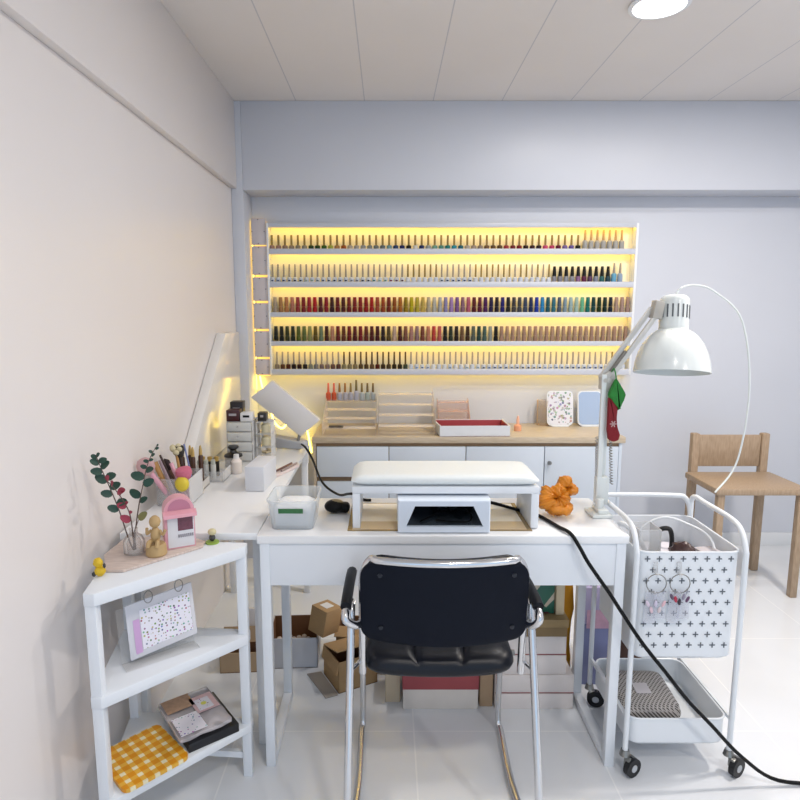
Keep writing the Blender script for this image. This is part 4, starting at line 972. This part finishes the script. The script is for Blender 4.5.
MB().ball(c + Z3 * .001, (.010, .010, .001), 1).build('yellow_star', M('pale_yellow', '#d9d860', .4), t)

# ------------------------------------------------------------------ visitor chair
t = thing('visitor_chair', 'black vinyl visitor chair with chrome tube frame seen from behind', 'chair', (.153, 1.75, 0))
ccx = .149; tr = .0105
V2 = Vector((0, -.12, 1)).normalized(); W2 = Vector((0, -1, -.12)).normalized()     # W2 points at the viewer
e8 = lambda u, v: (max(0, 1 - abs(u) ** 10) * max(0, 1 - abs(v) ** 10)) ** .5
bendb = lambda u, v: .03 * (1 - u * u) 
MB().pad((ccx, 1.545, .682), X3, V2, W2, .446, .236, .045, lambda u, v: .004 + .002 * e8(u, v), lambda u, v: .002 + .004 * e8(u, v), bendb, 30, 20).build('back_board', backvinyl, t)
MB().pad((ccx, 1.568, .690), X3, V2, -W2, .430, .235, .05, lambda u, v: .004 + .026 * e8(u, v), lambda u, v: .001, lambda u, v: -.03 * (1 - u * u), 30, 20).build('back_cushion', vinyl, t)
for sx, zz in ((-.17, .77), (.18, .77), (-.168, .615), (.182, .615)):
    u = sx / .223; o = Vector((ccx + sx, 1.545, .682)) + V2 * (zz - .682) + W2 * (.03 * (1 - u * u) + .006)
    MB().cyl(o, o + W2 * .004, .006, n=12).build('screw', M('screw_dark', '#2a2e36', .4, metal=.5), t)
# chrome band along the back's top edge + uprights
b = MB(); pts = []
hw_ = .217
pts += [Vector((ccx - hw_ - .002, 1.58, .455)), Vector((ccx - hw_ - .001, 1.568, .56)), Vector((ccx - hw_, 1.555, .70)), Vector((ccx - hw_ + .003, 1.547, .765)), Vector((ccx - hw_ + .022, 1.542, .800))]
for i in range(9):
    u = -.82 + 1.64 * i / 8
    pts.append(Vector((ccx + u * hw_, 1.545, .682)) + V2 * (.124) + W2 * (.03 * (1 - u * u) - .004))
pts += [Vector((2 * ccx - p.x, p.y, p.z)) for p in pts[:5]][::-1]
b.tube(pts, tr, 10, 4); b.build('back_frame', chrome, t)
def crease(u): return sum(.012 * math.exp(-((u - c) / .035) ** 2) for c in (-.33, .33))
qs = lambda u, v: (max(0, 1 - abs(u) ** 8) * max(0, 1 - abs(v) ** 6)) ** .5
MB().pad((ccx - .006, 1.762, .474), X3, Y3, Z3, .425, .40, .06, lambda u, v: max(.002, .004 + (.046 - crease(u)) * qs(u, v)), lambda u, v: .003 + .028 * qs(u, v), lambda u, v: -.012 * (1 - u * u) , 44, 24).build('seat', vinyl, t)
b = MB()
for sx in (-.13, .13): b.box((ccx + sx - .012, 1.66, .430), (ccx + sx + .012, 1.93, .442), .002)
b.tube([(ccx - .236, 1.90, .435), (ccx + .236, 1.90, .435)], .009, 8); b.tube([(ccx - .222, 1.68, .455), (ccx + .222, 1.68, .455)], .009, 8)
b.build('seat_bracket', steel, t)
for s1 in (-1, 1):
    X_ = ccx + s1 * .236; xo = ccx - .004 + s1 * .249
    # runner: front leg, floor skid, rear leg
    fr = [(X_, 1.905, .44), (X_, 1.955, .30), (X_, 1.972, .12), (X_, 1.972, .045), (X_ + s1 * .001, 1.962, .016), (X_ + s1 * .004, 1.93, .0115), (xo - s1 * .014, 1.70, .0115), (xo, 1.50, .0115), (xo + s1 * .002, 1.455, .014), (xo + s1 * .003, 1.432, .045), (xo + s1 * .002, 1.45, .20), (xo - s1 * .004, 1.57, .62), (xo - s1 * .004, 1.585, .648)]
    P_ = [Vector(p) for p in fr]
    MB().tube(P_, tr, 10, 4).build('leg_frame', chrome, t)
    ar = [(ccx + s1 * .220, 1.565, .610), (ccx + s1 * .236, 1.535, .618), (ccx - .005 + s1 * .255, 1.520, .640), (ccx - .005 + s1 * .256, 1.535, .658), (ccx - .005 + s1 * .255, 1.57, .664), (ccx - .005 + s1 * .253, 1.68, .668), (ccx - .005 + s1 * .252, 1.755, .662), (ccx - .005 + s1 * .251, 1.765, .645)]
    arm = MB().tube(ar, tr, 10, 4).build('arm_frame', chrome, t)
    MB().tube([(ccx - .005 + s1 * .256, 1.54, .668), (ccx - .005 + s1 * .255, 1.58, .676), (ccx - .005 + s1 * .253, 1.68, .679), (ccx - .005 + s1 * .252, 1.755, .672)], .0155, 10, 4).build('arm_pad', M('arm_pad_black', '#0b0f16', .5, spec=.2), arm)
    MB().tube([(xo - s1 * .004, 1.535, .49), (ccx + s1 * .222, 1.585, .49)], .006, 8).build('side_link', chrome, t)

# ------------------------------------------------------------------ boxes under the desk
def carton(name, lo, hi, mat, label, cat='box', group=None, lid=None, rotz=0, lidname='lid', over=.004):
    c = ((lo[0] + hi[0]) / 2, (lo[1] + hi[1]) / 2, lo[2])
    t = thing(name, label, cat, c, group)
    if lid:
        f, lm = lid; zs = hi[2] - (hi[2] - lo[2]) * f
        MB().box((lo[0] + over, lo[1] + over, lo[2]), (hi[0] - over, hi[1] - over, zs + .002), .002, rot=(0, 0, rotz), piv=c).build('carton', mat, t)
        MB().box((lo[0], lo[1], zs), hi, .002, rot=(0, 0, rotz), piv=c).build(lidname, lm, t)
    else:
        MB().box(lo, hi, .002, rot=(0, 0, rotz), piv=c).build('carton', mat, t)
    return t
shoe = M('pinkish_white_card', '#dcd5d2', .55); redline = M('red_edge', '#8c4a4c', .6)
G_ = 'white cartons stacked under the desk'
def shoebox(lo, hi, label, red=False):
    t = carton('shoe_box', lo, hi, shoe, label, 'box', G_)
    if red: MB().box((lo[0] - .001, lo[1] - .001, lo[2] + .001), (hi[0] + .001, lo[1], lo[2] + .0045)).build('red_edge', redline, t)
shoebox((.392, 2.07, 0), (.678, 2.29, .061), 'pinkish white carton at the very bottom of the stack under desk')
shoebox((.392, 2.07, .0625), (.678, 2.29, .134), 'pinkish white carton, second from the bottom of stack under desk', True)
shoebox((.362, 2.075, .1355), (.648, 2.27, .209), 'pinkish white carton, third from the bottom of stack under desk')
shoebox((.362, 2.075, .2105), (.646, 2.27, .283), 'pinkish white carton just below the brown carton under desk', True)
carton('cardboard_box', (.355, 2.065, .2845), (.650, 2.28, .352), M('box_brown', '#8a7350', .7), 'flat brown carton on top of the white carton stack', 'box', None, (.45, M('box_brown_lid', '#9c845c', .7)))
# red carton under the seat
t = thing('red_top_box', 'white carton with broad red band on floor beneath the chair', 'box', (.19, 2.17, 0))
MB().box((.055, 2.07, 0), (.33, 2.28, .078), .002).build('carton', M('beige_card_box', '#d8d0c8', .6), t)
MB().box((.053, 2.068, .078), (.332, 2.282, .150), .002).build('lid', M('red_lid', '#a04a4e', .55), t)
tag(MB().box((.338, 2.085, .0), (.386, 2.26, .155), .002).build('cardboard_box', M('tan_card', '#a58c70', .7), None, (.36, 2.17, 0)), 'narrow upright tan carton between red box and white stack', 'box')
tag(MB().box((-.01, 2.11, 0), (.045, 2.25, .11), .002).build('cardboard_box', M('tan_card_pale', '#c5b49a', .7), None, (.015, 2.18, 0)), 'small pale tan carton left of the red banded box', 'box')
# patterned carton & card upright on the stack
nn = NT('abstract_print', .4)
v = nn.nt.nodes.new('ShaderNodeTexVoronoi'); v.inputs['Scale'].default_value = 14; nn.link(nn.co, v.inputs['Vector'])
cr = nn.nt.nodes.new('ShaderNodeValToRGB'); cr.color_ramp.interpolation = 'CONSTANT'
for i, (pos, h) in enumerate(((0, '#2e6a56'), (.3, '#6a2c34'), (.55, '#d0c4ae'), (.8, '#2e6a56'))):
    el = cr.color_ramp.elements[i] if i < 2 else cr.color_ramp.elements.new(pos); el.position = pos; el.color = lin(h)
sx_, sy_, sz_ = nn.sep(v.outputs['Color']); nn.link(sx_, cr.inputs[0])
abm = nn.done(cr.outputs[0])
tag(MB().box((.50, 2.11, .3525), (.606, 2.16, .462), .002).build('patterned_box', abm, None, (.55, 2.13, .3525)), 'green and maroon patterned carton standing on the brown carton', 'box')
tag(MB().box((.610, 2.10, .3525), (.640, 2.2, .49), .002).build('cream_box', M('cream_box', '#d9c8a8', .6), None, (.625, 2.15, .3525)), 'narrow cream carton standing beside the patterned carton', 'box')
# yellow bag, lavender gift bag
def softbag(name, lo, hi, mat, label, cat, seed, taper=.75, extra=None):
    t = thing(name, label, cat, ((lo[0] + hi[0]) / 2, (lo[1] + hi[1]) / 2, lo[2]))
    mb = MB(); rings = []
    for k in range(9):
        f = k / 8; w = (hi[0] - lo[0]) * (1 - (1 - taper) * f); d = (hi[1] - lo[1]) * (1 - (1 - taper) * f)
        rg = rr((lo[0] + hi[0]) / 2, (lo[1] + hi[1]) / 2, w, d, min(w, d) * .3, lo[2] + (hi[2] - lo[2]) * f, 6)
        rg = [p + Vector((noise.noise(p * 14 + Vector((seed, 0, 0))), noise.noise(p * 14 + Vector((0, seed, 0))), 0)) * .012 * (f > 0) for p in rg]
        rings.append(rg)
    loft(mb, rings, True, True).build('bag', mat, t, angle=60)
    return t
yb = softbag('cloth_bag', (.655, 2.31, 0), (.745, 2.43, .42), M('yellow_cloth', '#d8991c', .7, var=.12, bump=.2), 'bright yellow cloth bag standing behind the cartons under desk', 'bag', 4, 1.0)
MB().tube([(.675, 2.37, .415), (.68, 2.37, .48), (.70, 2.37, .50), (.72, 2.37, .48), (.725, 2.37, .415)], .006, 8, 4).build('handle', M('yellow_cloth', '#d8991c', .7), yb)
lav = M('lavender_paper', '#8f8fb4', .5); lav2 = M('lavender_top', '#b9b2d6', .5)
t = thing('gift_bag', 'lavender and blue paper gift bag by the right desk leg', 'bag', (.80, 2.28, 0))
MB().box((.755, 2.22, 0), (.875, 2.33, .25), .003).build('lower_panel', M('blue_grey_paper', '#7f86b0', .5), t)
MB().box((.757, 2.222, .25), (.873, 2.328, .40), .003).build('upper_panel', lav2, t)
MB().box((.765, 2.2185, .235), (.855, 2.2195, .31), .0).build('pink_print', M('pink_print', '#d0a6bc', .5, var=.2, scale=40), t)
for yy in (2.235, 2.315): MB().tube([(.78, yy, .40), (.785, yy, .44), (.815, yy, .465), (.84, yy, .44), (.845, yy, .40)], .0025, 6, 4).build('handle', lav, t)
tag(MB().box((.885, 2.24, 0), (1.05, 2.42, .40), .003).build('brown_box', M('dark_brown_box', '#54392e', .55, var=.15), None, (.975, 2.33, 0)), 'dark brown box standing on floor behind the white cart', 'box')
# cardboard boxes at left
def open_carton(name, label, c, w, d, h, rz, outm, inm, flaps=(), base=0, tilt=(0, 0), group=None):
    M4 = Matrix.Translation(c) @ Euler((tilt[0], tilt[1], rz)).to_matrix().to_4x4()
    t = thing(name, label, 'cardboard box', c, group); th = .004
    def add(nm, lo, hi, mat, rot=None, piv=None):
        b = MB().box(lo, hi, .0, rot=rot, piv=piv); bmesh.ops.transform(b.bm, matrix=M4, verts=b.bm.verts); return b.build(nm, mat, t)
    add('bottom', (-w / 2, -d / 2, 0), (w / 2, d / 2, th), inm)
    for nm, lo, hi in (('side_wall', (-w / 2, -d / 2, 0), (w / 2, -d / 2 + th, h)), ('side_wall', (-w / 2, d / 2 - th, 0), (w / 2, d / 2, h)), ('side_wall', (-w / 2, -d / 2, 0), (-w / 2 + th, d / 2, h)), ('side_wall', (w / 2 - th, -d / 2, 0), (w / 2, d / 2, h))):
        add(nm, lo, hi, outm)
    add('inside_back', (-w / 2 + th, d / 2 - th - .002, th), (w / 2 - th, d / 2 - th, h - .001), inm)
    add('inside_left', (-w / 2 + th, -d / 2 + th, th), (-w / 2 + th + .002, d / 2 - th, h - .001), inm)
    for side, ang, ln in flaps:
        if side == 'front': add('flap', (-w / 2, -d / 2 - ln, h - th), (w / 2, -d / 2, h), outm, rot=(ang, 0, 0), piv=(0, -d / 2, h))
        if side == 'back': add('flap', (-w / 2, d / 2, h - th), (w / 2, d / 2 + ln, h), outm, rot=(ang, 0, 0), piv=(0, d / 2, h))
        if side == 'left': add('flap', (-w / 2 - ln, -d / 2, h - th), (-w / 2, d / 2, h), outm, rot=(0, ang, 0), piv=(-w / 2, 0, h))
        if side == 'right': add('flap', (w / 2, -d / 2, h - th), (w / 2 + ln, d / 2, h), outm, rot=(0, ang, 0), piv=(w / 2, 0, h))
    return t
gw = M('grey_white_card', '#c9cbd2', .6)
open_carton('cardboard_box', 'open white cardboard box with brown inside behind left desk leg', (-.392, 2.43, 0), .20, .20, .13, R(3), gw, kraftd, (('left', R(-75), .04),))
mb = MB()
for k in range(7): mb.ball((-.45 + k * .02, 2.38 + .01 * (k % 3), .100), (.012, .012, .012), 1)
tag(mb.build('packing_paper', M('paper_bits', '#d8c8bc', .8), None, (-.39, 2.38, .09), ), 'crumpled pale packing paper inside the open white box', 'packing paper', None, 'stuff')
open_carton('cardboard_box', 'low kraft box standing behind the corner shelf leg', (-.580, 2.345, 0), .20, .09, .085, R(4), M('kraft_pale', '#bfa382', .75), kraftd, (('back', R(75), .06),))
tag(MB().box((-.640, 2.43, .0), (-.515, 2.45, .20), .006, rot=(-.2, .06, .05)).build('white_packet', M('packet_white', '#d9d4d2', .5), None, (-.57, 2.44, .0)), 'white paper packet standing behind the low kraft box', 'packet')
open_carton('cardboard_box', 'open kraft box with flaps behind the front kraft box', (-.150, 2.47, 0), .13, .10, .132, R(-6), kraft, kraftd, (('front', R(25), .05),))
t = thing('cardboard_box', 'closed kraft box with white label leaning on the open boxes', 'cardboard box', (-.265, 2.38, .13))
rt = (R(-8), R(6), R(-38)); pv = (-.265, 2.38, .135)
MB().box((-.310, 2.33, .137), (-.225, 2.425, .245), .002, rot=rt, piv=pv).build('carton', kraft, t)
MB().box((-.290, 2.355, .2455), (-.250, 2.400, .2465), 0, rot=rt, piv=pv).build('label', boxw, t)
open_carton('cardboard_box', 'front kraft box with lid flap half open beside chair', (-.150, 2.265, 0), .165, .15, .125, R(28), kraft, kraftd, (('back', R(165), .145), ('left', R(-80), .05)))
tag(MB().prism([(-.325, 2.285, .001), (-.235, 2.13, .001), (-.19, 2.15, .001), (-.27, 2.30, .001)], (0, 0, .004)).build('cardboard_sheet', M('grey_card_sheet', '#a9a096', .8), None, (-.25, 2.2, 0)), 'flat grey cardboard sheet lying on floor under front kraft box', 'cardboard sheet')
tag(MB().box((-.045, 2.29, 0), (.045, 2.40, .09), .002, rot=(0, 0, R(-6))).build('kraft_box', kraft, None, (0, 2.34, 0)), 'small closed kraft box right of the front kraft box', 'cardboard box')

# ------------------------------------------------------------------ rolling cart
cw = M('cart_white', '#e2e7ec', .3, var=.015)
t = thing('rolling_cart', 'white metal rolling cart with deep perforated bin beside the desk', 'cart', (.92, 1.93, 0))
cx0, cx1, cy0, cy1 = .754, 1.07, 1.765, 2.10
for xx, s1 in ((cx0 - .006, -1), (cx1 + .006, 1)):
    P_ = [(xx, cy0 - .004, .075), (xx, cy0 - .004, .40), (xx, cy0 - .004, .69), (xx, cy0, .735), (xx, cy0 + .03, .785), (xx, cy0 + .09, .803), (xx, cy1 - .09, .803), (xx, cy1 - .02, .803), (xx, cy1 + .004, .785), (xx, cy1 + .006, .74), (xx, cy1 + .006, .40), (xx, cy1 + .006, .075)]
    MB().tube(P_, .0085, 10, 4).build('side_frame', cw, t)
    MB().obox((xx, (cy0 + cy1) / 2, .18), X3, Y3, Z3, (.008, cy1 - cy0, .012)).build('side_bar', cw, t)
MB().tube([(cx0 - .006, cy1 - .03, .803), (cx0 - .002, cy1 - .004, .803), (cx0 + .03, cy1 + .01, .802), (cx1 - .06, cy1 + .01, .800), (cx1 - .015, cy1 + .008, .79), (cx1 + .002, cy1 + .007, .75), (cx1 + .005, cy1 + .006, .70)], .0085, 10, 4).build('rear_rail', cw, t)
def bin_(z0, z1, nm, inset=0.006, r=.035, rim=.006):
    a = rr((cx0 + cx1) / 2, (cy0 + cy1) / 2, cx1 - cx0 - .004, cy1 - cy0, r, z0); b_ = [Vector((p.x, p.y, z1)) for p in a]
    mid_ = [Vector((p.x, p.y, z0 + .008)) for p in rr((cx0 + cx1) / 2, (cy0 + cy1) / 2, cx1 - cx0 - .004, cy1 - cy0, r, z0)]
    lo_r = rr((cx0 + cx1) / 2, (cy0 + cy1) / 2, cx1 - cx0 - .024, cy1 - cy0 - .02, r, z0 - .004)
    ii = lambda z: rr((cx0 + cx1) / 2, (cy0 + cy1) / 2, cx1 - cx0 - .004 - 2 * .003, cy1 - cy0 - .006, r - .003, z)
    o = loft(MB(), [lo_r, mid_, b_, ii(z1), ii(z0 + .004)], True, True).build(nm, cw, t)
    rp = rr((cx0 + cx1) / 2, (cy0 + cy1) / 2, cx1 - cx0 - .004, cy1 - cy0, r, z1)
    MB().tube(rp, rim * .6, 8, closed=True).build('rim', cw, o)
    return o
bn = bin_(.384, .728, 'deep_bin'); tr_ = bin_(.092, .180, 'bottom_tray')
row = 0; zz = .708; hole0 = None
while zz > .40:
    xx = (.818 if row % 2 == 0 else .836) - .036
    while xx < 1.05:
        if xx > .775:
            if hole0 is None:
                yy = cy0 - .0006; b = MB()
                b.box((xx - .0085, yy - .001, zz - .0016), (xx + .0085, yy, zz + .0016)).box((xx - .0016, yy - .0012, zz - .0085), (xx + .0016, yy - .0002, zz + .0085))
                hole0 = b.build('plus_hole', M('hole_dark', '#5a626b', .6), bn); x0_, z0_ = xx, zz
            else:
                h_ = hole0.copy(); COL.objects.link(h_); h_.parent = bn; h_.location = (xx - x0_, 0, zz - z0_)
        xx += .036
    zz -= .0348; row += 1
for xx in (cx0 - .006, cx1 + .006):
    for yy, ang in ((cy0 - .004, .5), (cy1 + .006, -.3)):
        cs = thing('x', '', '', (0, 0, 0)) if False else None
        fk = MB().cyl((xx, yy, .06), (xx, yy, .078), .017, .012, 14).obox((xx + .012, yy - .012, .045), Vector((math.cos(ang), math.sin(ang), 0)), Vector((-math.sin(ang), math.cos(ang), 0)), Z3, (.034, .022, .03), .004).build('caster', steel, t)
        c = Vector((xx + .018, yy - .018, .0305)); ax = Vector((-math.sin(ang), math.cos(ang), 0))
        MB().cyl(c - ax * .009, c + ax * .009, .030, .030, 24).build('wheel', rubber, fk)
        MB().cyl(c - ax * .0105, c + ax * .0105, .012, .012, 16).build('hub', M('hub_grey', '#b9bcc0', .4), fk)
# things in and on the cart
open_box('clear_cup', (.785, 1.84, .6405), (.855, 1.92, .770), acr_mid, 'clear square cup standing in the cart bin', 'cup')
tag(MB().box((.763, 1.776, .393), (1.06, 2.09, .640), .012).build('folded_towel', M('pale_towel', '#d6d3da', .9, bump=.5, scale=90), None, (.92, 1.93, .393)), 'pale folded towel filling the cart bin', 'towel')
tag(MB().ball((.955, 1.90, .675), (.030, .045, .034), 3, crumple(4, .4), (0, 0, .6)).build('hair_clip', M('dark_tortoise', '#46302e', .35, var=.5, scale=70), None, (.955, 1.90, .64)), 'dark tortoise hair clip lying on the towel in cart', 'hair clip')
tag(MB().tube([(.90, 2.0, .646), (.905, 2.0, .69), (.92, 1.99, .718), (.945, 1.98, .722), (.955, 1.98, .69), (.955, 1.98, .646)], .008, 8, 5).build('cable_loop', M('black_cable', '#1a1c1e', .5), None, (.93, 1.99, .646)), 'black cable loop standing up from the cart bin', 'cable')
tag(MB().tube([(.785, 2.06, .648), (.79, 2.03, .72), (.80, 1.97, .735), (.83, 1.945, .70), (.86, 1.95, .648)], .009, 8, 6).build('white_hose', cw, None, (.82, 2.0, .648)), 'white hose looping over the left side of cart bin', 'hose')
tag(MB().tube([(1.03, 1.82, .645), (1.04, 1.90, .72), (1.01, 2.0, .735), (.95, 2.04, .742), (.89, 2.06, .70), (.87, 2.06, .645)], .0045, 8, 6).build('looped_cable', cw, None, (.97, 1.95, .645)), 'thin white cable looping above the cart bin', 'cable')
tag(MB().box((.985, 1.80, .641), (1.05, 1.89, .70), .006, rot=(0, 0, .2)).build('wipe_packet', M('packet_pale', '#cfc9ce', .5, var=.2, scale=60), None, (1.02, 1.85, .641)), 'pale packet standing on the towel at right of cart bin', 'packet')
# key rings with nail-tip sheets
for k, xx in enumerate((.806, .877)):
    lab = ('clear sheet of nail tips on left ring hanging on cart', 'clear sheet with red nail tips on right ring hanging on cart')[k]
    tt = thing('sample_ring', lab, 'nail samples', (xx, 1.752, .66), 'nail sample rings hanging on the cart bin')
    hk = MB().box((xx - .007, 1.757, .665), (xx + .007, 1.7635, .700), .003).tube([(xx, 1.757, .668), (xx, 1.748, .662), (xx, 1.744, .668)], .003, 6, 3).build('hook', acr_mid, tt)
    pts = [Vector((xx + .030 * math.cos(R(a_)), 1.747, .637 + .030 * math.sin(R(a_)))) for a_ in range(0, 360, 20)]
    MB().tube(pts, .0016, 6, closed=True).build('ring', steel, tt)
    for j, (dx, h, tw) in enumerate(((-.012, .10, .03), (.010, .085, -.05))):
        MB().box((xx + dx - .018, 1.748 - j * .002, .61 - h), (xx + dx + .018, 1.7487 - j * .002, .612), 0, rot=(0, tw, 0), piv=(xx, 1.748, .61)).build('sample_sheet', acrylic('sample_film', '#e3e4ee', .22, .15), tt)
    cols = (('#cfc0d0', '#d8bcc6', '#c8c0d4', '#d4c4c8', '#dcb4bc'), ('#5a4a5e', '#b02c48', '#2c2230', '#8a8496', '#5c3a5a'))[k]
    for j in range(5):
        zz_ = (.575 - .02 * (j % 2)) if k == 0 else (.597 - .008 * (j % 3))
        MB().ball((xx - .024 + j * .012, 1.7428, zz_), (.0050, .0018, .011), 2, rot=(0, (j - 2) * .22, 0)).build('nail_tip', M('tip_' + cols[j][1:], cols[j], .3), tt)
# mesh bag with tag in the bottom tray
n = NT('dark_mesh', .5)
x, y, z = n.sep(); w1 = n.math('ADD', n.math('ADD', x, y), z); w2 = n.math('SUBTRACT', n.math('ADD', x, z), y)
s1_ = n.math('LESS_THAN', n.math('FRACT', n.math('MULTIPLY', n.math('ADD', w1, 10.), 75.)), .42); s2_ = n.math('LESS_THAN', n.math('FRACT', n.math('MULTIPLY', n.math('ADD', w2, 10.), 75.)), .42)
meshm = n.done(n.mix(n.math('MAXIMUM', s1_, s2_), lin('#4a4540'), lin('#bdb9b6')))
tt = thing('mesh_pouch', 'grey mesh pouch with small tag lying in the cart bottom tray', 'pouch', (.87, 1.945, .10))
MB().pad((.870, 1.945, .138), X3, Vector((0, 1, .12)).normalized(), Vector((0, -.12, 1)).normalized(), .205, .20, .03, lambda u, v: .004 + .030 * e8(u, v), lambda u, v: .003 + .024 * e8(u, v), lambda u, v: 0, 20, 16).build('bag', meshm, tt)
MB().obox((.865, 1.935, .1735), X3, Vector((0, 1, .12)).normalized(), Vector((0, -.12, 1)).normalized(), (.05, .05, .002)).build('tag', M('tag_white', '#d6d2d6', .6), tt)

# ------------------------------------------------------------------ wooden shelf at right edge
t = thing('wooden_chair', 'pale wooden chair back and seat against the back wall', 'chair', (1.85, 3.3, 0))
wr = wood('pale_beech', '#b09a82', '#9a846c', (10, 10, 1.5), .5)
MB().box((1.66, 3.28, 0), (1.70, 3.32, .785), .006).build('leg', wr, t); MB().box((2.04, 3.28, 0), (2.08, 3.32, .785), .006).build('leg', wr, t)
MB().box((1.702, 3.29, .60), (2.038, 3.31, .775), .005).build('backrest', wr, t)
MB().box((1.625, 2.94, .54), (2.09, 3.275, .575), .008).build('seat', wr, t)
for xx in (1.64, 2.045): MB().box((xx, 2.95, 0), (xx + .035, 2.985, .54), .004).build('leg', wr, t)

sc = bpy.context.scene
sc.view_settings.view_transform = 'Standard'; sc.view_settings.look = 'None'; sc.view_settings.exposure = 0.0
